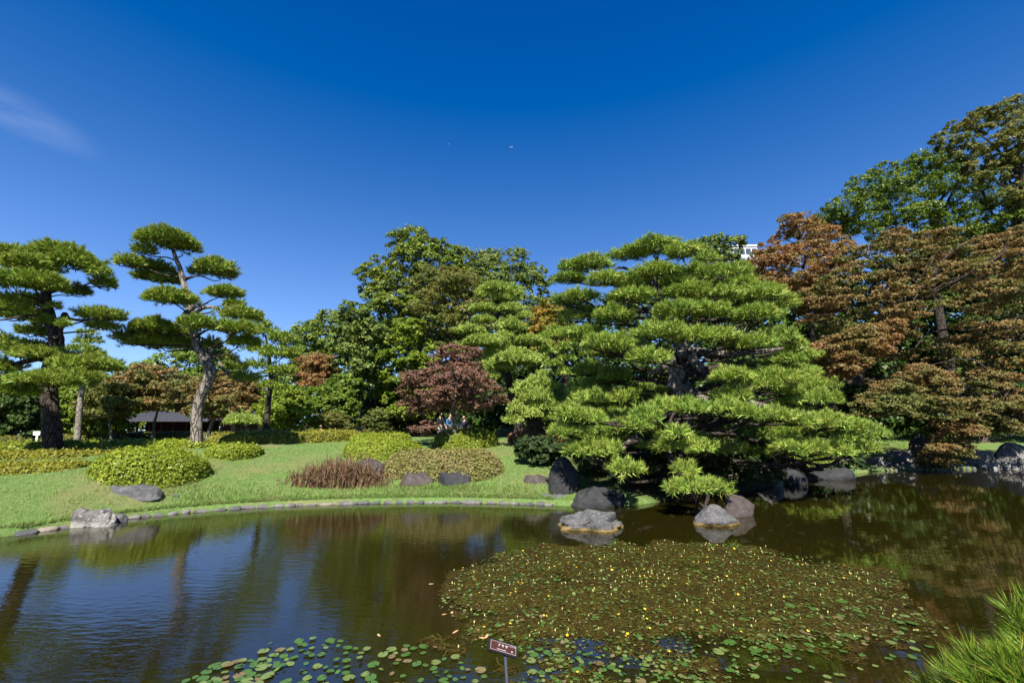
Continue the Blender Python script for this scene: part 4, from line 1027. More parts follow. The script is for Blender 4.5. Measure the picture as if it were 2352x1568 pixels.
def rock_mesh(name, dims, seed, mat, cuts=9, rough=.12, sub=4, top=None, sq=.8, skew=0.0):
    """faceted boulder standing on z=0, sunk a little"""
    bm = bmesh.new()
    bmesh.ops.create_icosphere(bm, subdivisions=sub, radius=1.0)
    r = np.random.default_rng(seed)
    P = np.array([v.co[:] for v in bm.verts])
    P = np.sign(P) * np.abs(P) ** sq
    for _ in range(cuts):
        n = unit(r.normal(size=3) * [1, 1, .8]); d = .62 + .22 * r.random()
        ex = np.maximum(0, P @ n - d)
        P = P - ex[:, None] * n * .92
    if top is not None:
        P[:, 2] = np.minimum(P[:, 2], top + .12 * P[:, 0] * (r.random() - .5) * 2 + .04 * np.sin(P[:, 0] * 7))
    P /= np.abs(P).max(0)
    o = Vector(r.random(3) * 40)
    for i in range(len(P)):
        q = Vector(P[i])
        P[i] *= 1 + rough * (noise.noise(q * 1.6 + o) + .5 * noise.noise(q * 4 + o) + .28 * noise.noise(q * 9 + o) - .9 * max(0, .22 - abs(noise.noise(q * 1.9 + o * 2))) * 2 - .5 * max(0, .15 - abs(noise.noise(q * 4.2 + o * 3))) * 2)
    P[:, 0] += skew * P[:, 2]
    P *= np.array(dims) / 2 * [1, 1, 2]
    P[:, 2] = np.where(P[:, 2] < 0, P[:, 2] * .35, P[:, 2])
    for v, p in zip(bm.verts, P): v.co = p
    me = bpy.data.meshes.new(name); bm.to_mesh(me); bm.free()
    me.materials.append(M[mat])
    me.polygons.foreach_set('use_smooth', np.ones(len(me.polygons), bool))
    return me
def rock(label, u0, u1, vt, vb, mat, seed, thick=.7, group='rocks round the pond', name='rock', water=False, rz=0, vground=None, sink=.03, **kw):
    uc = (u0 + u1) / 2
    p = onz(uc, vb) if water else hit(uc, vb)
    mm = mpp(uc, (vt + vb) / 2, p[1])
    W = (u1 - u0) * mm; D = W * thick
    y = p[1] + D * .42
    sc_ = y / p[1]
    x = p[0] * sc_
    z = 0.0 if water else p[2] + .25 * (float(ground(x, y)) - p[2]) - .02
    zt = at(uc, vt, y)[2]
    H = max(.06, zt - z)
    o = link(name, rock_mesh(name, (W * sc_ * 1.03, D, H), seed, mat, **kw))
    o.location = (x, y, z - sink); o.rotation_euler = (0, 0, rz)
    return tag(o, label, 'rock', group)
rock('flat grey rock lying in the grass before the big clipped bush', 230, 365, 1110, 1146, 'rock_grey', 3, .5, top=.8, rough=.08, cuts=4, sq=.9)
rock('small flat slate stone in the grass right of the flat grey rock', 380, 418, 1128, 1140, 'rock_grey', 5, .6, top=.5, rough=.06)
rock('white-mottled knobbly shore rock, left end of the trio at the water edge', 154, 206, 1163, 1212, 'rock_lichen', 7, .9, water=True, sq=.9, sub=5)
rock('dark mottled middle block of the shore trio', 192, 264, 1166, 1210, 'rock_lichen', 8, .7, water=True, sq=.7, sub=5, top=.85)
rock('small low grey end stone of the shore trio', 256, 288, 1176, 1200, 'rock_grey', 9, .8, water=True)
rock('grey brown boulder half hidden by the dry reeds', 812, 884, 1052, 1100, 'rock_brown', 12, .8, sq=.85)
rock('reddish brown boulder, sloping to the left, on the lawn before the unkempt hedge', 917, 998, 1082, 1120, 'rock_brown', 14, .7, skew=.25, sq=.7, rough=.07, top=.85)
rock('dark streaked flat-topped boulder on the lawn beside the sloping one', 997, 1092, 1076, 1120, 'rock_dark', 16, .7, sq=.6, rough=.07, top=.8)
rock('low red brown stone half in shade beside the tall dark rock', 1203, 1266, 1087, 1112, 'rock_brown', 18, .6, top=.8)
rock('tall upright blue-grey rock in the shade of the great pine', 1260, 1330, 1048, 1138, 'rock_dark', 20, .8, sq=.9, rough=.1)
rock('flat pale stone on the grass at the foot of the tall upright rock', 1238, 1306, 1120, 1146, 'rock_grey', 22, .7, top=.5)
rock('broad dark layered rock at the water edge under the great pine', 1308, 1440, 1100, 1165, 'rock_dark', 24, .6, water=True, sq=.75, sub=5)
rock('jagged peaked grey rock standing alone in the water left of the lone rounded one', 1284, 1428, 1166, 1220, 'rock_wet', 27, .7, water=True, sub=5, sq=1.15, rough=.26, cuts=16)
rock('smooth rounded grey rock standing in the water under the low pine branch', 1582, 1700, 1152, 1208, 'rock_wet', 31, .75, water=True, sub=5, sq=.85, rough=.08)
rock('dark purple rock behind the smooth rounded water rock', 1652, 1732, 1132, 1186, 'rock_brown', 33, .6, water=True, sq=.9)
rock('pale mottled boulder at the shady shore right of the low pine branch', 1720, 1794, 1070, 1116, 'rock_pale', 35, .8, water=True, sq=.75)
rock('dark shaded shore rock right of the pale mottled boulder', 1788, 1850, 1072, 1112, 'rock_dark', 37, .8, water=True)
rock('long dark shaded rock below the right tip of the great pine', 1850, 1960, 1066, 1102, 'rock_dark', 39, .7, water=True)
rock('brownish sloping stone on the right bank nearest the great pine', 2034, 2104, 1026, 1056, 'rock_pale', 41, .7, group='rocks on the right bank', top=.7)
rock('pale flat cracked stone on the right bank above the cobbles', 2062, 2128, 1042, 1066, 'rock_pale', 43, .8, group='rocks on the right bank', top=.6)
rock('dark brown upright rock on the right bank', 2088, 2140, 998, 1045, 'rock_brown', 45, .8, group='rocks on the right bank')
rock('blue-grey wedge rock behind the trailing maple', 2162, 2226, 1004, 1046, 'rock_dark', 47, .7, group='rocks on the right bank', skew=-.2)
rock('brown block stone under the trailing maple leaves', 2110, 2176, 1030, 1062, 'rock_brown', 49, .7, group='rocks on the right bank')
rock('mottled stone among the trailing maple branches', 2218, 2284, 1030, 1074, 'rock_lichen', 51, .7, group='rocks on the right bank')
rock('largest pale mottled rock at the right picture edge', 2282, 2372, 1014, 1078, 'rock_pale', 53, .6, group='rocks on the right bank', sub=5)

# ---- stone edging along the lawn's shore: every stone a part
pebs = {}
def peb(seed, mat):
    k = (seed, mat)
    if k not in pebs:
        pebs[k] = rock_mesh('stone', (1, 1, 1), 100 + seed, mat, cuts=7, rough=.09, sub=3, sq=.66, top=.8)
    return pebs[k]
edge = thing('stone_edging', 'row of flat stones edging the lawn at the water', 'edging', (*onz(600, 1164)[:2], 0.0))
xl = np.linspace(onz(-60, 1250)[0], onz(1262, 1158)[0], 2000)
yl = shore_y(xl); arc = np.concatenate([[0], np.cumsum(np.hypot(np.diff(xl), np.diff(yl)))])
s_ = 0.0
while s_ < arc[-1]:
    ln = .24 + .18 * rng.random() ** 1.5
    x = np.interp(s_ + ln / 2, arc, xl); y = np.interp(s_ + ln / 2, arc, yl)
    dx = np.interp(s_ + ln, arc, xl) - np.interp(s_, arc, xl); dy = np.interp(s_ + ln, arc, yl) - np.interp(s_, arc, yl)
    q = rng.random(); mt = 'pebble' if q < .66 else ('pebble_tan' if q < .74 else 'pebble_dark')
    o = link('stone', peb(int(rng.integers(6)), mt), edge, keep=False)
    h = .085 + .03 * rng.random()
    o.location = (x - edge.location[0], y + .045 + .012 * rng.normal() - edge.location[1], -.012 + .012 * rng.random())
    o.scale = (ln * 1.42, .26 + .07 * rng.random(), h)
    o.rotation_euler = (rng.normal() * .05, rng.normal() * .05, math.atan2(dy, dx) + rng.normal() * .06)
    s_ += ln
# ---- cobbled revetment of the right shore
rev = thing('cobbled_bank', 'cobbled grey bank along the water on the right', 'stone bank', (*onz(2140, 1079)[:2], 0.0))
for row in range(4):
    u = 2004 + row * 3
    while u < 2300:
        du = 11 + 5 * rng.random()
        p = onz(u + du / 2, 1079 + (u > 2130) * -1.5); mm = mpp(u, 1079, p[1])
        y = float(shore_y(p[0])) + .02 + row * .16
        o = link('stone', peb(int(rng.integers(6)), 'pebble' if rng.random() < .7 else 'pebble_dark'), rev, keep=False)
        o.location = (p[0] * y / p[1] - rev.location[0], y - rev.location[1], -.04 + row * .085)
        o.scale = (du * mm * 1.05, .26, .2); o.rotation_euler = (.15, rng.normal() * .12, rng.normal() * .15)
        u += du
# ---- iron grille of the sluice
M['iron'] = plain('iron', (.045, .047, .05), .5, .4, .3)
M['concrete'] = surfmat('concrete', [(.2, .19, .17), (.3, .29, .27)], 6, bump=.01)
gp = onz(1985, 1079); gy = gp[1] + .1
gr = thing('sluice_grille', 'dark ribbed iron grille of a sluice left of the cobbled bank', 'grille', (at(1985, 1070, gy)[0], gy, 0))
w_ = 58 * mpp(1985, 1070, gy); h_ = at(1985, 1052, gy)[2]
for k in range(9):
    z = .02 + h_ * k / 8
    V, Q = box((gr.location[0], gy, z), (w_, .04, h_ / 8 * .55)); link('slat', mesh('slat', V, Q, M['iron']), gr)
V, Q = box((gr.location[0], gy + .06, h_ / 2), (w_, .03, h_)); link('back_plate', mesh('back_plate', V, Q, plain('grille_back', (.02, .02, .022))), gr)
for sx in (-1, 1):
    V, Q = box((gr.location[0] + sx * (w_ / 2 + .12), gy, h_ / 2), (.24, .3, h_ + .12)); link('post', mesh('post', V, Q, M['concrete']), gr)

# ================================================================== REEDS AND GRASS
def blades(P, H, lean, wd, seg=2, dirs=None, curl=.4):
    n = len(P)
    a = rng.random(n) * 2 * np.pi
    d = np.stack([np.cos(a), np.sin(a), np.zeros(n)], -1) if dirs is None else dirs
    sd = np.stack([-d[:, 1], d[:, 0], np.zeros(n)], -1)
    a2 = rng.random(n) * 2 * np.pi
    sd = unit(sd + .6 * np.stack([np.cos(a2), np.sin(a2), np.zeros(n)], -1)) * (wd[:, None] if hasattr(wd, 'shape') else wd) / 2
    Vs = []
    for k in range(seg + 1):
        t = k / seg
        c = P + d * (H * lean * (t * t))[:, None] + np.stack([np.zeros(n), np.zeros(n), H * (t - curl * lean * t * t * t)], -1)
        if k == seg: Vs.append(c[:, None])
        else: Vs.append(np.stack([c - sd * (1 - .5 * t), c + sd * (1 - .5 * t)], 1))
    V = np.concatenate(Vs, 1); m = V.shape[1]
    base = np.arange(n)[:, None] * m
    Fq = []
    for k in range(seg - 1):
        Fq.append(base + np.array([[2 * k, 2 * k + 1, 2 * k + 3, 2 * k + 2]]))
    k = seg - 1
    tri = base + np.array([[2 * k, 2 * k + 1, 2 * k + 2]])
    return V.reshape(-1, 3), ([np.concatenate(Fq)] if Fq else []) + [tri]
# dry reddish reeds
rp = []
cR = [hit(700, 1130), hit(760, 1132), hit(822, 1128), hit(735, 1120), hit(800, 1115)]
for c in cR:
    n = 170
    rp.append(np.stack([c[0] + rng.normal(size=n) * .42, c[1] + .25 + np.abs(rng.normal(size=n)) * .4, np.zeros(n)], -1))
P = np.concatenate(rp); P[:, 2] = ground(P[:, 0], P[:, 1]) - .02
H = (.45 + .65 * rng.random(len(P))) * np.clip(1.1 - (np.abs(P[:, 0] - P[:, 0].mean()) / 1.5) ** 2 * .6, .4, 1.05)
parts = []
V, Fl = blades(np.repeat(P, 3, 0) + rng.normal(size=(len(P) * 3, 3)) * [.03, .03, 0], np.repeat(H, 3) * (.45 + .6 * rng.random(len(P) * 3)), .15 + .75 * rng.random(len(P) * 3) ** 1.5, .026, 4, curl=.8)
tag(link('dry_reeds', mesh('dry_reeds', V, Fl, M['reed'])), 'clump of dry reddish brown reeds by the water', 'reeds')
# lawn grass: blades where single ones still read
def grass(n, smin, smax, x0, x1, h, wd, lean=.6):
    x = x0 + (x1 - x0) * rng.random(n); s = smin + (smax - smin) * rng.random(n) ** 1.6
    y = shore_y(x) + s
    P = np.stack([x, y, ground(x, y) - .005], -1)
    return P
P1 = grass(150000, .12, 7.5, -16, 3.2, .05, .006)
hN = np.array([noise.noise(Vector((p[0] * .9, p[1] * .9, 3.1))) for p in P1[::50]]); hN = np.repeat(hN, 50)[:len(P1)]
tuft = np.array([noise.noise(Vector((p[0] * 2.6, p[1] * 2.6, 0))) for p in P1])
H = (.035 + .03 * rng.random(len(P1))) * (1 + np.maximum(0, tuft) * 1.6)
V, Fl = blades(P1, H, .3 + .8 * rng.random(len(P1)), .009, 1)
tag(link('grass', mesh('grass', V, Fl, M['grass_blade'])), kind='stuff')
M['litter_leaf'] = leafmat('litter_leaf', [(.22, .12, .05), (.30, .20, .09), (.16, .08, .04)], 3, None, .5, .1, .5)
lf_me = mesh('fallen_leaf', np.array([[-.5, 0, 0], [-.15, .2, .05], [.25, .16, .02], [.55, 0, .08], [.25, -.17, .05], [-.15, -.18, .02]]), [np.array([[0, 1, 5], [2, 3, 4]]), np.array([[1, 2, 4, 5]])], M['litter_leaf'])
for (u, v) in [(68, 1148), (78, 1142), (120, 1150), (160, 1140), (205, 1120), (30, 1180), (250, 1158), (180, 1156), (480, 1120), (520, 1090), (560, 1105), (610, 1080), (640, 1120), (690, 1060), (100, 1122), (40, 1130), (330, 1160), (440, 1150), (910, 1135), (1100, 1130), (1180, 1110), (1160, 1080), (740, 1040), (580, 1130)]:
    q = hit(u + rng.normal() * 4, v); o = link('fallen_leaf', lf_me); o.location = (q[0], q[1], q[2] + .04); sz_ = .045 + .035 * rng.random(); o.scale = (sz_, sz_, sz_); o.rotation_euler = (rng.normal() * .3, rng.normal() * .3, rng.random() * 6)
    tag(o, 'small fallen brown leaf lying on the sunny lawn', 'leaf', 'fallen leaves on the lawn')
Pf = grass(9000, .07, .24, -11, 1.2, .05, .006)
V, Fl = blades(Pf, .05 + .09 * rng.random(len(Pf)), .5 + .8 * rng.random(len(Pf)), .01, 2)
tag(link('grass', mesh('grass', V, Fl, M['grass_blade'])), kind='stuff')
# longer grass at the waterside, round the boulders and on the right bank
xs = []
for u, v, n, su, sy in [(480, 1150, 2200, 1.6, .25), (650, 1148, 3000, 1.8, .3), (900, 1140, 2600, 1.5, .25), (1060, 1128, 3000, 1.3, .2), (1180, 1140, 2600, .8, .3), (960, 1122, 1500, .7, .12), (1050, 1122, 1500, .7, .12), (1110, 1090, 1500, .5, .3)]:
    c = hit(u, v); xs.append(np.stack([c[0] + rng.normal(size=n) * su * .6, c[1] + rng.normal(size=n) * sy, np.zeros(n)], -1))
for u, v, n, su, sy in [(2080, 1030, 4000, 1.6, .8), (2200, 1000, 5000, 3, 1.6), (2330, 990, 4000, 2, 1.5), (2020, 1010, 3000, 1, 1)]:
    c = hit(u, v); xs.append(np.stack([c[0] + rng.normal(size=n) * su, c[1] + rng.normal(size=n) * sy, np.zeros(n)], -1))
P = np.concatenate(xs); sd_ = P[:, 1] - shore_y(P[:, 0]); P = P[sd_ > .12]
P[:, 2] = ground(P[:, 0], P[:, 1]) - .01
V, Fl = blades(P, .09 + .12 * rng.random(len(P)), .3 + .7 * rng.random(len(P)), .011, 2)
tag(link('grass', mesh('grass', V, Fl, M['grass_blade'])), kind='stuff')

# ================================================================== WATER PLANTS
weed_poly = [(1006, 1395), (1018, 1362), (1060, 1310), (1120, 1285), (1150, 1268), (1260, 1256), (1300, 1262), (1420, 1240), (1470, 1252), (1560, 1250), (1690, 1250), (1790, 1268), (1880, 1285), (1960, 1305), (2060, 1316),
             (2065, 1345), (2110, 1390), (2140, 1420), (2190, 1450), (2100, 1480), (1980, 1480), (1880, 1500), (1760, 1530), (1700, 1570), (1640, 1610), (1200, 1610), (1205, 1500), (1120, 1494), (1050, 1480), (1070, 1450), (1100, 1432), (1040, 1420)]
def weed_points(n):
    pts = []
    poly_w = [tuple(onz(u, v)[:2]) for u, v in weed_poly]
    A = np.array(poly_w); lo, hi = A.min(0), A.max(0)
    outp = np.zeros((0, 2))
    while len(outp) < n:
        q = lo + (hi - lo) * rng.random((n * 2, 2))
        q0 = q; q = q + .22 * np.stack([np.sin(q[:, 1] * 3.1 + 2 * np.sin(q[:, 0] * 1.7)) + .6 * np.sin(q[:, 1] * 9.3 + q[:, 0] * 4), np.sin(q[:, 0] * 2.7 + q[:, 1]) + .7 * np.sin(q[:, 0] * 8.1)], -1)
        ins = np.zeros(len(q), bool); j = len(A) - 1
        for i in range(len(A)):
            c_ = ((A[i, 1] > q[:, 1]) != (A[j, 1] > q[:, 1])) & (q[:, 0] < (A[j, 0] - A[i, 0]) * (q[:, 1] - A[i, 1]) / (A[j, 1] - A[i, 1] + 1e-12) + A[i, 0])
            ins ^= c_; j = i
        q = q0[ins]
        nn = np.sin(q[:, 0] * 1.9 + 1.3 * np.sin(q[:, 1] * 1.3)) * np.sin(q[:, 1] * 2.3 + q[:, 0]) + .5 * np.sin(q[:, 0] * 5.1 + q[:, 1] * 3.7)
        thr = np.where(q[:, 1] < 5.4, .35, -1.05)
        fine = np.sin(q[:, 0] * 8.3 + 2 * np.sin(q[:, 1] * 6.1)) * np.sin(q[:, 1] * 11.7 + 1.7 * np.sin(q[:, 0] * 4.3))
        q = q[(nn + .7 * fine > thr - .6 + rng.random(len(q)) * 1.3)]
        outp = np.vstack([outp, q])
    return outp[:n]
M['weed'] = leafmat('weed', [(.010, .007, .002), (.026, .018, .003), (.055, .040, .006), (.045, .048, .006)], 1.6, (.022, .014, .003), .6, .1, .6, .15)
def strands(Pq, Ln, wd, zmax):
    n = len(Pq); a = rng.normal(size=n) * .9 + .3
    d = np.stack([np.cos(a), np.sin(a)], -1); s = np.stack([-d[:, 1], d[:, 0]], -1) * (wd * (.5 + rng.random((n, 1)))) / 2
    Ls = (Ln * (.4 + rng.random((n, 1))))
    bend = s / (np.linalg.norm(s, axis=1, keepdims=True)) * Ls * rng.normal(size=(n, 1)) * .25
    z0, z1, z2 = (rng.random(n) * zmax - .004 for _ in range(3))
    P0, P1_, P2 = Pq - d * Ls / 2, Pq + bend, Pq + d * Ls / 2
    V = np.stack([np.c_[P0 - s, z0], np.c_[P0 + s, z0], np.c_[P1_ - s, z1 + .004], np.c_[P1_ + s, z1 + .004], np.c_[P2, z2]], 1).reshape(-1, 3)
    b = np.arange(n)[:, None] * 5
    return V, [b + np.array([[0, 1, 3, 2]]), b + np.array([[2, 3, 4]])]
V, Fl = strands(weed_points(66000), .165, .012, .02)
tag(link('water_weed', mesh('water_weed', V, Fl, M['weed'])), kind='stuff')
# floating round leaves
M['pad_green'] = leafmat('pad_green', [(.05, .115, .02), (.085, .165, .03)], 2, (.07, .14, .03), .5, .1, .28, .5, gain=.85)
M['pad_light'] = leafmat('pad_light', [(.12, .19, .035), (.17, .22, .06)], 2, (.15, .17, .06), .5, .1, .3, .5, gain=.9)
M['pad_old'] = leafmat('pad_old', [(.17, .15, .05), (.24, .19, .09)], 3, (.15, .08, .04), .6, .1, .4, .4, gain=.8)
def pad_geo(seed):
    r = np.random.default_rng(seed); n = 13
    a = np.linspace(.18, 2 * np.pi - .18, n)
    rad = .5 * (1 + .05 * r.normal(size=n))
    ring = np.stack([np.cos(a) * rad, np.sin(a) * rad, .018 * np.sin(a * 3 + r.random() * 6) + .012], -1)
    V = np.vstack([[[.06, 0, .004]], ring])
    Fc = np.array([[0, i, i + 1] for i in range(1, n)])
    return V, Fc
geos = [pad_geo(s) for s in range(5)]
pad_me = [[mesh('lily_pad', g[0], g[1], M[mn]) for mn in ('pad_green', 'pad_light', 'pad_old')] for g in geos]
pads_all = []
def add_pads(n, poly, smin, smax, wts, gap=.8, world=False):
    A = np.array([onz(u, v)[:2] for u, v in poly]); lo, hi = A.min(0), A.max(0); pl = [tuple(p) for p in A]
    placed = []; tries = 0
    while len(placed) < n and tries < n * 30:
        tries += 1
        q = lo + (hi - lo) * rng.random(2)
        if not in_poly(q[0], q[1], pl): continue
        s = smin + (smax - smin) * rng.random() ** 1.5
        if any(abs(q[0] - b[0]) < .3 and math.hypot(q[0] - b[0], q[1] - b[1]) < (s + b[2]) * .5 * gap for b in placed): continue
        placed.append((q[0], q[1], s, int(rng.choice(3, p=wts))))
    pads_all.extend(placed)
add_pads(150, [(410, 1566), (500, 1532), (560, 1515), (610, 1478), (680, 1466), (790, 1472), (830, 1490), (960, 1478), (1040, 1500), (1110, 1540), (1130, 1600), (380, 1600)], .045, .115, [.62, .26, .12], .9)
add_pads(26, [(440, 1600), (450, 1540), (560, 1500), (640, 1560), (640, 1600)], .06, .12, [.5, .3, .2])
add_pads(85, [(1190, 1480), (1420, 1500), (1640, 1510), (1700, 1560), (1640, 1600), (1200, 1600)], .05, .112, [.6, .3, .1])
add_pads(60, [(1620, 1420), (1900, 1380), (2090, 1400), (2180, 1450), (2000, 1480), (1880, 1490), (1650, 1500)], .07, .14, [.65, .3, .05])
add_pads(34, [(1640, 1490), (2000, 1480), (2150, 1470), (2080, 1560), (1700, 1600)], .05, .1, [.5, .4, .1], 1.5)
add_pads(4600, weed_poly, .014, .052, [.4, .45, .15], .72)
def pad_xform(b, k):
    return b[0], b[1], .006 + .014 * rng.random()
def psize(b): return b[2] / b[1]
order = sorted(range(len(pads_all)), key=lambda i: -psize(pads_all[i]) if pads_all[i][1] > 4.4 else 0)
vis = [i for i in order]
for i in vis[:300]:
    b = pads_all[i]
    o = link('lily_pad', pad_me[int(rng.integers(5))][b[3]])
    o.location = pad_xform(b, i); o.scale = (b[2], b[2], b[2]); o.rotation_euler = (rng.normal() * .05, rng.normal() * .05, rng.random() * 6.28)
    where = 'in the loose patch at the lower left' if b[0] < -.35 else ('beside the stake of the name plate' if b[0] < .5 and b[1] < 5 else ('at the bottom edge below the weed mat' if b[1] < 5.0 and b[0] < 2.2 else ('on the right fringe of the weed mat' if b[0] > 2.2 else 'among the brown weed mat')))
    tag(o, ['fresh green', 'light yellow-green', 'old brownish'][b[3]] + ' round leaf floating ' + where, 'lily pad', 'floating leaves on the pond')
st = {0: [], 1: [], 2: []}
for i in vis[300:]:
    b = pads_all[i]; g = geos[int(rng.integers(5))]
    a = rng.random() * 6.28; ca, sa = math.cos(a), math.sin(a)
    tilt = rng.normal(size=2) * .16
    Vp = g[0] @ np.array([[ca, sa, 0], [-sa, ca, 0], [0, 0, 1]]) * b[2]
    Vp[:, 2] += Vp[:, 0] * tilt[0] + Vp[:, 1] * tilt[1] + .012 + .02 * rng.random()
    st[b[3]].append((Vp + [b[0], b[1], 0], g[1]))
VV = []; FF = []; off = 0
for k in st:
    V, Fs = join(st[k]); VV.append(V); FF.append(Fs[0] + off); off += len(V)
tag(link('small_lily_pads', mesh('small_lily_pads', np.vstack(VV), FF, [M['pad_green'], M['pad_light'], M['pad_old']], [0, 1, 2])), kind='stuff')
# yellow flowers and buds on short stalks
M['petal'] = plain('petal', (.62, .42, .03), .5); M['bud'] = plain('bud', (.50, .46, .16), .5); M['stalk'] = plain('stalk', (.10, .12, .03), .6)
def flower_mesh(open_):
    parts = [tube([(0, 0, 0), (.004, 0, .03), (0, 0, .055)], [.004, .0035, .003], 4, 3)]
    V0, Q0 = parts[0]
    pts, fs = [], []
    if open_:
        for k in range(5):
            a = k * 2 * math.pi / 5; b = len(pts)
            c, s = math.cos(a), math.sin(a)
            pts += [(0, 0, .053), (c * .014 - s * .011, s * .014 + c * .011, .066), (c * .03, s * .03, .074), (c * .014 + s * .011, s * .014 - c * .011, .066)]
            fs.append([b, b + 1, b + 2, b + 3])
    else:
        n = 6
        for z, r in ((.052, .003), (.062, .010), (.076, .008), (.092, .001)):
            for k in range(n):
                pts.append((math.cos(k * 6.283 / n) * r, math.sin(k * 6.283 / n) * r, z))
        for l in range(3):
            for k in range(n): fs.append([l * n + k, l * n + (k + 1) % n, (l + 1) * n + (k + 1) % n, (l + 1) * n + k])
    V = np.vstack([V0, np.array(pts)])
    return mesh('water_flower', V, [Q0, np.array(fs) + len(V0)], [M['stalk'], M['petal'] if open_ else M['bud']], [0, 1])
fm = [flower_mesh(True), flower_mesh(False)]
fp = weed_points(900)
fp = fp[np.argsort(fp[:, 1])]
fp = fp[rng.permutation(len(fp))[:280]]
for q in fp:
    op = rng.random() < .28
    o = link('water_flower', fm[0 if op else 1])
    o.location = (q[0], q[1], 0); sc_ = (.42 if op else .5) + .35 * rng.random(); o.scale = (sc_, sc_, sc_); o.rotation_euler = (rng.normal() * .2, rng.normal() * .2, rng.random() * 6)
    tag(o, ('open yellow flower' if op else 'pale yellow flower bud') + ' standing in the ' + ('near' if q[1] < 6 else 'far') + ' half of the weed mat, ' + ('left side' if q[0] < 1.2 else 'right side'), 'flower', 'yellow flowers on the water weed')
# fallen leaves afloat
M['fallen'] = leafmat('fallen', [(.30, .20, .09), (.38, .22, .10), (.26, .12, .07)], 3, None, .5, .1, .5)
lv, lf = np.array([[-.5, 0, 0], [-.2, .17, .02], [.2, .15, .01], [.55, 0, .04], [.2, -.15, .02], [-.2, -.17, .01]]), np.array([[0, 1, 5, 5], [1, 2, 4, 5], [2, 3, 4, 4]])
leaf_me = mesh('fallen_leaf', lv, [lf[:, :][1:2], np.array([[0, 1, 5], [2, 3, 4]])], M['fallen'])
for (u, v, s) in [(1038, 1408, .1), (1020, 1412, .07), (1102, 1448, .12), (1046, 1452, .1), (1108, 1466, .09), (2062, 1452, .16), (2104, 1448, .1), (1990, 1452, .12), (1000, 1468, .1), (1118, 1462, .1), (990, 1342, .08), (870, 1460, .07)]:
    q = onz(u, v); o = link('fallen_leaf', leaf_me); o.location = (q[0], q[1], .01); o.scale = (s, s, s); o.rotation_euler = (.1, .1, rng.random() * 6)
    tag(o, 'fallen pale brown leaf floating on the open pond', 'leaf', 'fallen leaves on the pond')

# ================================================================== NAME PLATE IN THE POND
def name_plate():
    Y = 3.05
    TL, TR, BR, BL = at(1120, 1462, Y - .02), at(1186, 1482, Y + .02), at(1191.5, 1511, Y - .03), at(1125, 1492, Y - .07)
    cen = (TL + TR + BR + BL) / 4
    ex = unit((TR - TL) + (BR - BL)); n = unit(np.cross(ex, (TL - BL) + (TR - BR))); ey = np.cross(n, ex)
    wdt = (np.linalg.norm(TR - TL) + np.linalg.norm(BR - BL)) / 2; hgt = (np.linalg.norm(TL - BL) + np.linalg.norm(TR - BR)) / 2
    foot = at(1186, 1640, Y - .25); foot[2] = .2
    root = thing('name_plate', 'small brown plant name plate with white writing on a grey stake', 'sign', foot)
    Mx = Matrix(((ex[0], ey[0], n[0], cen[0]), (ex[1], ey[1], n[1], cen[1]), (ex[2], ey[2], n[2], cen[2]), (0, 0, 0, 1)))
    def part(nm, V, Fq, mt):
        Vw = V @ np.array([ex, ey, n]) + cen
        return link(nm, mesh(nm, Vw, Fq, mt), root)
    black = plain('plate_frame', (.012, .012, .016), .45); brown = plain('plate_brown', (.048, .014, .011), .5); white = plain('plate_white', (.62, .62, .60), .6)
    V, Q = box((0, 0, -.006), (wdt, hgt, .010)); part('frame', V, Q, black)
    V, Q = box((0, -.001, .0005), (wdt * .90, hgt * .78, .004)); part('panel', V, Q, brown)
    t_ = .0008; a, b = wdt * .865, hgt * .69
    Vs = [box((0, b / 2, .003), (a, t_, .001)), box((0, -b / 2, .003), (a, t_, .001)), box((-a / 2, 0, .0031), (t_, b, .001)), box((a / 2, 0, .0031), (t_, b, .001))]
    V, Fs = join(Vs); part('border_line', V, Fs[0], white)
    def text(body, x, y, size, nm='lettering'):
        cu = bpy.data.curves.new(nm, 'FONT'); cu.body = body; cu.size = size; cu.align_x = 'CENTER'; cu.align_y = 'CENTER'
        cu.extrude = .0004
        cu.offset = 0.0
        cu.materials.append(white)
        tmp = bpy.data.objects.new('tmp', cu); col.objects.link(tmp)
        bpy.context.view_layer.update()
        me = bpy.data.meshes.new_from_object(tmp.evaluated_get(bpy.context.evaluated_depsgraph_get()))
        bpy.data.objects.remove(tmp); bpy.data.curves.remove(cu)
        o = bpy.data.objects.new(nm, me); col.objects.link(o); o.parent = root
        o.matrix_parent_inverse = Matrix.Translation(Vector(root.location)).inverted()
        o.matrix_world = Mx @ Matrix.Translation((x, y, .0036))
    text('ア サ ザ', -.004, .006, hgt * .26)
    text('Nymphoides peltata', -.012, -hgt * .21, hgt * .10)
    text('ミツガシワ科', wdt * .31, hgt * .22, hgt * .10)
    V, Q = tube([(wdt * .30, -hgt * .14, .003), (wdt * .30, -hgt * .14, .0042)], [.003, .003], 8, 1)
    d = np.array([[math.cos(q) * .0032, math.sin(q) * .0045, 0] for q in np.linspace(0, 6.283, 10, endpoint=False)]) + [wdt * .30, -hgt * .16, .0034]
    part('white_dot', np.vstack([d]), np.array([list(range(10))]), white)
    grey = plain('stake', (.045, .05, .065), .5, .3)
    b0 = at(1162, 1500, Y - .03) - n * .012
    V, Q = tube([foot, (foot + b0) / 2, b0], [.011, .011, .010], 12, 4); link('stake', mesh('stake', V, Q, grey, smooth=True), root)
    V, Q = tube([b0, b0 + ey * hgt * .3], [.012, .008], 8, 2); link('bracket', mesh('bracket', V, Q, black, smooth=True), root)
name_plate()

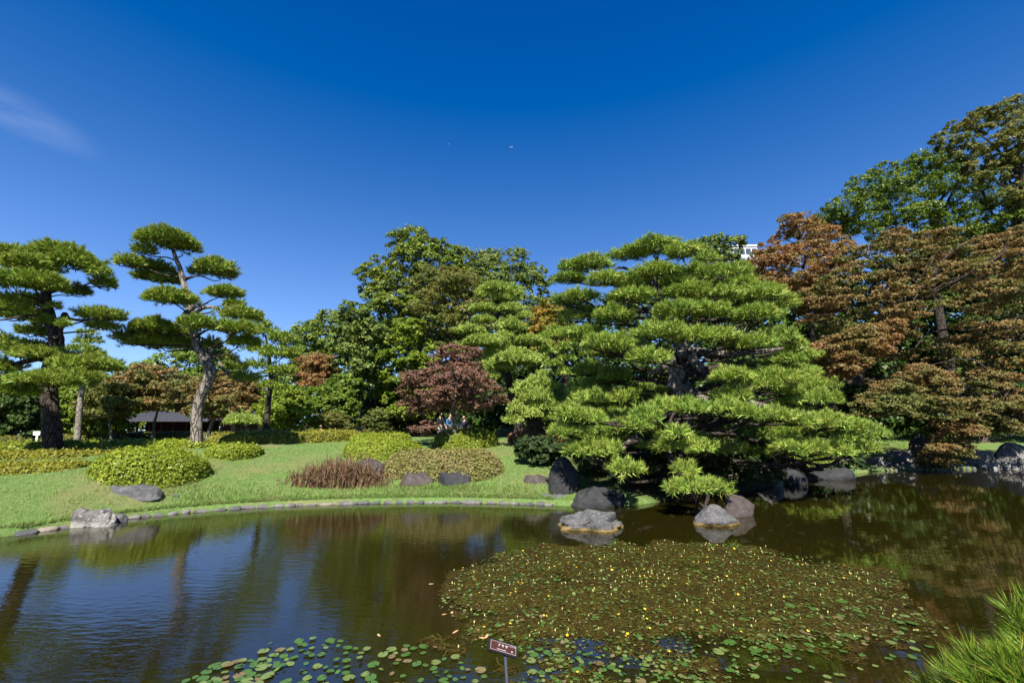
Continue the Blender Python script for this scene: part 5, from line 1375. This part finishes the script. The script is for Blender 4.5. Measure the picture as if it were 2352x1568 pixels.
# ================================================================== NEAR PINE SPRAY, LOWER RIGHT
def near_pine():
    Y0 = 1.95
    root_p = np.array([2.75, 1.7, .5])
    root = thing('young_pine', 'close bright green pine spray poking in at the bottom right corner', 'pine tree', root_p)
    V, Fc = tube([root_p - [0, 0, .1], root_p + [-.05, .05, .4], root_p + [-.12, .1, .75], root_p + [-.2, .15, 1.0]], [.05, .045, .035, .02], 10, 12, .04)
    link('trunk', mesh('trunk', V, Fc, M['pine_bark'], smooth=True), root)
    def spray(base, d, ln, nn, side_bend):
        t = np.linspace(0, 1, 7)
        up = np.array([0, 0, 1.0])
        ax_ = [base + d * ln * q + up * ln * .35 * q * q + side_bend * ln * .2 * q * q for q in t]
        C = np.array(ax_)
        Vt, Ft = tube(C[::2], [.0035, .003, .0025, .0015], 5, 6)
        k = rng.random(nn) ** .8
        P = np.stack([np.interp(k, t, C[:, i_]) for i_ in range(3)], -1)
        tang = unit(np.gradient(C, axis=0)); D = unit(np.stack([np.interp(k, t, tang[:, i_]) for i_ in range(3)], -1))
        rad_ = unit(np.cross(D, rng.normal(size=(nn, 3))))
        nd = unit(D * (.75 + .5 * rng.random((nn, 1))) + rad_ * (.45 + .4 * rng.random((nn, 1))))
        L_ = (.085 + .045 * rng.random((nn, 1))) * (1 - .25 * (k[:, None] > .9))
        sd = unit(np.cross(nd, rng.normal(size=(nn, 3)))) * .0011
        mid = P + nd * L_ * .6 + rad_ * L_ * .02
        V = np.stack([P - sd, P + sd, mid + sd, mid - sd, P + nd * L_ + D * L_ * .04], 1).reshape(-1, 3)
        b = np.arange(nn)[:, None] * 5
        Q = b + np.array([[0, 1, 2, 3]]); T3 = b + np.array([[3, 2, 4]])
        o0 = len(Vt)
        link('needle_spray', mesh('needle_spray', np.vstack([Vt, V]), [Ft, Q + o0, T3 + o0], [M['twig'], M['needle_near']], [0, 1, 1]), root)
    heads = [(2325, 1475, 1.95), (2285, 1520, 1.9), (2350, 1540, 1.8), (2400, 1470, 1.9), (2240, 1575, 1.95), (2180, 1590, 2.1), (2320, 1590, 1.8), (2420, 1560, 1.75)]
    for (u, v, Y) in heads:
        c = at(u + 78, v + 96, Y)
        s0 = root_p + [-.15, .12, .85 if v < 1560 else .6]
        V, Fc = tube([s0, (s0 + c) / 2 - [0, 0, .04], c], [.018, .012, .005], 7, 8, .05)
        link('branch', mesh('branch', V, Fc, M['pine_bark'], smooth=True), root)
        for _ in range(9):
            d = unit(np.array([-.55 + rng.normal() * .6, rng.normal() * .5, .45 + rng.normal() * .35]))
            spray(c + rng.normal(size=3) * [.05, .05, .03], d, .09 + .07 * rng.random(), 190, rng.normal(size=3) * .5)
near_pine()

# ================================================================== BUILDINGS
M['tile'] = surfmat('tile', [(.035, .036, .045), (.065, .068, .08)], 3, bump=.02)
M['wood_dark'] = surfmat('wood_dark', [(.05, .016, .010), (.085, .03, .02)], 4, stretch=(6, 6, .5))
M['wood_frame'] = surfmat('wood_frame', [(.09, .05, .03), (.14, .085, .055)], 6)
M['plaster'] = surfmat('plaster', [(.42, .36, .22), (.52, .46, .30)], 2)
def tea_house():
    Y = 46.0
    x0, x1 = at(298, 970, Y)[0], at(470, 970, Y)[0]
    xe = at(632, 970, Y)[0]
    g = float(ground((x0 + x1) / 2, Y)) - .1
    root = thing('tea_house', 'low dark tea house with grey roofs and red brown walls behind the lawn', 'building', ((x0 + x1) / 2, Y, g))
    ze = at(380, 966, Y)[2]; zr = at(380, 944, Y + 2.2)[2]
    def B(nm, c, d, mt): V, Q = box(c, d); return link(nm, mesh(nm, V, Q, mt), root)
    B('wall', ((x0 + x1) / 2, Y + 2.2, (g + ze) / 2), (x1 - x0, .2, ze - g), M['wood_dark'])
    B('wall', ((x1 + xe) / 2, Y + 2.6, (g + ze) / 2), (xe - x1, .2, ze - g), M['plaster'])
    for k in range(7):
        x = x0 + (x1 - x0) * k / 6
        B('post', (x, Y + 1.0, (g + ze) / 2), (.14, .14, ze - g), M['wood_frame'])
    for k in range(5):
        x = x1 + (xe - x1) * (k + .5) / 5
        B('window', (x, Y + 2.48, g + 1.1), (.9, .06, .9), M['wood_frame'])
    def roof(xa, xb, ya, yb, za, zb, nm='roof'):
        t = .12
        V = np.array([[xa, ya, za], [xb, ya, za], [xb - .5, yb, zb], [xa + .5, yb, zb], [xa, ya, za - t], [xb, ya, za - t], [xb - .5, yb, zb - t], [xa + .5, yb, zb - t]])
        Q = np.array([[0, 1, 2, 3], [7, 6, 5, 4], [0, 4, 5, 1], [1, 5, 6, 2], [2, 6, 7, 3], [3, 7, 4, 0]])
        r = link(nm, mesh(nm, V, Q, M['tile']), root)
        n = int((xb - xa) / .6)
        sl_ = np.array([0, yb - ya, zb - za])
        parts = []
        for k in range(1, n):
            x = xa + (xb - xa) * k / n; x2 = x + (.5 if k < n / 2 else -.5) * abs(1 - 2 * k / n)
            parts.append(tube([(x, ya + .02, za + .02), (x2, yb - .02, zb + .02)], [.045, .045], 6, 1))
        V, Fs = join(parts); link('roof_ribs', mesh('roof_ribs', V, Fs, M['tile'], smooth=True), r, keep=False)
    roof(x0 - 1.2, x1 + .6, Y - .4, Y + 3.0, ze + .05, zr)
    roof(x1 + .2, xe + .5, Y + .4, Y + 3.6, ze + .2, zr + .25)
    roof(x0 + 1.6, xe - 1.0, Y + 3.2, Y + 7, zr + .5, at(400, 918, Y + 7)[2])
    B('wall', ((x0 + x1) / 2 + 2, Y + 4.2, zr + .1), (x1 - x0 + 1, .2, 1.2), M['wood_dark'])
tea_house()
M['white_paint'] = surfmat('white_paint', [(.70, .70, .70), (.80, .80, .80)], .5)
M['glass'] = plain('glass', (.05, .07, .09), .08, .6)
def office():
    Y = 150.0
    x0, x1 = at(1684, 580, Y)[0], at(1740, 580, Y)[0]
    zt = at(1700, 566, Y)[2]; g = float(ground(x0, Y)) - 1
    root = thing('office_building', 'distant white office block showing above the trees right of the great pine', 'building', ((x0 + x1) / 2, Y, g))
    def B(nm, c, d, mt, par=root):
        V, Q = box(c, d); return link(nm, mesh(nm, V, Q, mt), par)
    cx_ = (x0 + x1) / 2; wd = x1 - x0
    B('wall', (cx_, Y + 6, (g + zt) / 2), (wd, 12, zt - g), M['white_paint'])
    B('roof', (cx_, Y + 6, zt + .25), (wd + .8, 12.8, .5), M['white_paint'])
    fl = 3.6
    for k in range(3):
        z = zt - 1.9 - k * fl
        nwin = 4
        for j in range(nwin):
            f = link('window', mesh('window', *box((x0 + wd * (j + .5) / nwin, Y - .03, z), (wd / nwin * .86, .1, 2.3)), M['glass']), root)
        B('floor_band', (cx_, Y - .12, z - 1.75), (wd + .2, .3, .5), M['white_paint'])
office()

# notice boards on the far left, white bench
def notice(label, u0, u1, vt, vb, vfoot, Y):
    p0, p1 = at(u0, vt, Y), at(u1, vb, Y); cx_ = (p0[0] + p1[0]) / 2; cz = (p0[2] + p1[2]) / 2
    g = float(ground(cx_, Y))
    root = thing('notice_board', label, 'sign', (cx_, Y, g), 'white notice boards')
    V, Q = box((cx_, Y, cz), (abs(p1[0] - p0[0]), .05, abs(p0[2] - p1[2]))); link('panel', mesh('panel', V, Q, M['white_paint']), root)
    V, Q = box((cx_, Y + .04, (g - .1 + cz) / 2), (.12, .03, cz - g + .1)); link('post', mesh('post', V, Q, M['white_paint']), root)
notice('white notice board on a post left of the dark pine trunk', 78, 92, 990, 999, 1006, 28)
notice('narrow white board seen edge-on, half hidden by the dark pine trunk', 97, 101, 994, 1004, 1010, 28.5)
def bench():
    Y = 27.0; pa, pb = at(742, 990, Y), at(792, 988, Y)
    g = float(ground((pa[0] + pb[0]) / 2, Y))
    root = thing('bench', 'long low white bench behind the back hedge by the thin trunk', 'bench', ((pa[0] + pb[0]) / 2, Y, g))
    z = pa[2]
    V, Q = box(((pa[0] + pb[0]) / 2, Y, z), (pb[0] - pa[0], .45, .08)); link('seat', mesh('seat', V, Q, M['white_paint']), root)
    for sx in (.06, .94):
        x = pa[0] + (pb[0] - pa[0]) * sx
        V, Q = box((x, Y, (g - .05 + z - .04) / 2), (.1, .4, z - .04 - g + .05)); link('leg', mesh('leg', V, Q, M['concrete']), root)
bench()

# ================================================================== PEOPLE
M['skin'] = plain('skin', (.45, .27, .19), .5); M['hair'] = plain('hair', (.012, .01, .009), .45)
def skinned(name, verts, edges, radii, mt, parent, sub=2):
    me = bpy.data.meshes.new(name); me.from_pydata([tuple(v) for v in verts], edges, []); me.materials.append(mt)
    o = bpy.data.objects.new(name, me); col.objects.link(o); o.parent = parent
    sk = o.modifiers.new('skin', 'SKIN'); sk.use_smooth_shade = True
    if not me.skin_vertices: me.skin_vertices.new()
    for i, r in enumerate(radii):
        me.skin_vertices[0].data[i].radius = (r, r) if not isinstance(r, tuple) else r
        me.skin_vertices[0].data[i].use_root = (i == 0)
    sb = o.modifiers.new('sub', 'SUBSURF'); sb.levels = sb.render_levels = sub
    return o
def person(label, loc, rz, top, legs, lean=0.0, seated=False, hat=None, hair=True, arm=(.1, .1), group='visitors in the garden'):
    root = thing('person', label, 'person', loc, group, rz)
    hip = .46 if seated else .86
    def sh(z): return lean * (z - hip)
    # joints: pelvis, chest, neck, head, head top, arms, legs ; figure faces -Y
    def J(x, y, z): return (x, y - sh(z), z)
    zs, zn, zh = hip + .50, hip + .56, hip + .70
    v = [J(0, 0, hip), J(0, 0, hip + .25), J(0, 0, zs - .05), J(0, -.01, zn), J(0, -.03, zh - .06), J(0, -.02, zh + .06)]
    e = [(0, 1), (1, 2), (2, 3), (3, 4), (4, 5)]
    r = [(.14, .10), (.13, .095), (.14, .09), .048, (.075, .09), (.07, .085)]
    def add(prev, pt, rad): v.append(pt); r.append(rad); e.append((prev, len(v) - 1)); return len(v) - 1
    arms = []
    for s, a in ((-1, arm[0]), (1, arm[1])):
        k = add(2, J(s * .17, 0, zs - .06), .052); k2 = add(k, J(s * .22, -.02 - a * .4, zs - .32), .042); k3 = add(k2, J(s * (.2 - a * .2), -.06 - a, zs - .52 + a * .6), .033); k4 = add(k3, J(s * (.18 - a * .2), -.10 - a, zs - .62 + a * .7), .03)
        arms.append((k, k2, k3, k4))
    lg = []
    for s in (-1, 1):
        k = add(0, (s * .09, 0, hip - .05), .085)
        if seated: k2 = add(k, (s * .1, -.42, hip + .02), .062); k3 = add(k2, (s * .1, -.44, .08), .042); k4 = add(k3, (s * .1, -.58, .03), .035)
        else: k2 = add(k, (s * .1, -.02 + .08 * s, .48), .06); k3 = add(k2, (s * .1, .02 + .12 * s, .08), .042); k4 = add(k3, (s * .1, -.12 + .12 * s, .04), .036)
        lg.append((k, k2, k3, k4))
    skinned('body', v, e, r, M['skin'], root)
    jm = plain('jacket', top, .7); tm = plain('trousers', legs, .8)
    jv = [v[0], v[1], v[2], (v[3][0], v[3][1], v[3][2] - .02)]; je = [(0, 1), (1, 2), (2, 3)]; jr = [(.158, .122), (.15, .115), (.158, .11), .07]
    for k, k2, k3, k4 in arms:
        n = len(jv); jv += [v[k], v[k2], v[k3]]; je += [(2, n), (n, n + 1), (n + 1, n + 2)]; jr += [.068, .056, .047]
    skinned('jacket', jv, je, jr, jm, root)
    tv = [v[0], (v[0][0], v[0][1], hip + .05)]; te = [(0, 1)]; trd = [(.15, .115), (.15, .115)]
    for k, k2, k3, k4 in lg:
        n = len(tv); tv += [v[k], v[k2], v[k3]]; te += [(0, n), (n, n + 1), (n + 1, n + 2)]; trd += [.1, .075, .06]
    skinned('trousers', tv, te, trd, tm, root)
    h = v[4]; hv = [(h[0], h[1] + .025, h[2] + .03), (h[0], h[1] + .01, h[2] + .11)]
    skinned('hat' if hat else 'hair', hv, [(0, 1)], [(.088, .092), (.07, .08)], plain('hat', hat, .8) if hat else M['hair'], root)
    if hat:
        V, Q = tube([(h[0], h[1] - .06, h[2] + .055), (h[0], h[1] - .15, h[2] + .045)], [.07, .05], 10, 2)
        V[:, 2] = (V[:, 2] - h[2] - .05) * .15 + h[2] + .05
        o = link('hat_brim', mesh('hat_brim', V, Q, plain('hat_brim', hat, .8)), root, keep=False)
    for s in (-1, 1):
        V, Q = box((h[0] + s * .03, h[1] - .088, h[2] + .02), (.02, .008, .01)); link('eye', mesh('eye', V, Q, M['hair']), root, keep=False)
    for k, k2, k3, k4 in lg:
        q = v[k4]; V, Q = box((q[0], q[1] + .03, .04), (.1, .26, .08)); link('shoe', mesh('shoe', V, Q, plain('shoe', (.03, .03, .03))), root, keep=False)
def put(u, vhead, Y, height):
    p = at(u, vhead, Y); return (p[0], Y, p[2] - height)
def place(u, Y): x = at(u, 980, Y)[0]; return (x, Y, float(ground(x, Y)))
person('person in a dark jacket and grey trousers behind the red maple', put(1011, 948, 27, 1.62), .7, (.015, .016, .02), (.25, .25, .26), .12, arm=(.22, .2))
person('person in a bright blue jacket stooping beside the dark-jacketed one', put(1027, 953, 26.4, 1.56), 1.0, (.03, .11, .24), (.03, .06, .14), .35, arm=(.25, .22))
person('person in navy seen just right of the red maple stems', put(1067, 956, 27, 1.58), -.6, (.02, .022, .05), (.03, .03, .06), .05)
person('seated person with dark hair in a white top behind the back hedge', put(712, 978, 26.5, 1.24), .8, (.72, .72, .72), (.1, .1, .12), .1, seated=True)
person('seated person in a dark cap and navy jacket behind the back hedge', put(738, 974, 26.5, 1.26), 0.0, (.02, .022, .035), (.05, .05, .06), .05, seated=True, hat=(.06, .07, .09), hair=False)

# ================================================================== AIRLINERS
def airliner(label, u, v, Y, ln, rz):
    p = at(u, v, Y)
    root = thing('airliner', label, 'airplane', p, None, rz)
    wm = M['white_paint']
    def P(nm, g): return link(nm, mesh(nm, g[0], g[1], wm, smooth=nm == 'fuselage'), root, keep=False)
    P('fuselage', tube([(-ln / 2, 0, 0), (-ln * .42, 0, 0), (0, 0, 0), (ln * .3, 0, .3), (ln / 2, 0, 1.0)], [.6, ln * .045, ln * .05, ln * .045, .4], 12, 16))
    for s in (-1, 1):
        V = np.array([[-ln * .08, 0, -1], [ln * .10, 0, -1], [ln * .22, s * ln * .45, .6], [ln * .16, s * ln * .45, .6]]); V = np.vstack([V, V - [0, 0, .5]])
        Q = np.array([[0, 1, 2, 3], [7, 6, 5, 4], [0, 4, 5, 1], [1, 5, 6, 2], [2, 6, 7, 3], [3, 7, 4, 0]])
        P('wing', (V, Q))
        P('engine', tube([(-ln * .08, s * ln * .16, -2), (ln * .02, s * ln * .16, -2)], [1.3, 1.0], 10, 3))
        V = np.array([[ln * .38, 0, .8], [ln * .48, 0, .8], [ln * .52, s * ln * .16, 1.4], [ln * .48, s * ln * .16, 1.4]]); V = np.vstack([V, V - [0, 0, .4]])
        P('tailplane', (V, Q))
    V = np.array([[ln * .34, -.2, 1], [ln * .47, -.2, 1], [ln * .54, -.2, ln * .17], [ln * .47, -.2, ln * .17]]); V = np.vstack([V, V + [0, .4, 0]])
    P('fin', (V, np.array([[0, 1, 2, 3], [7, 6, 5, 4], [0, 4, 5, 1], [1, 5, 6, 2], [2, 6, 7, 3], [3, 7, 4, 0]])))
airliner('white airliner crossing the blue sky above the trees', 1174, 338, 5200, 38, .2)
airliner('tiny far airliner left of the larger one in the sky', 1030, 331, 9500, 30, .2)
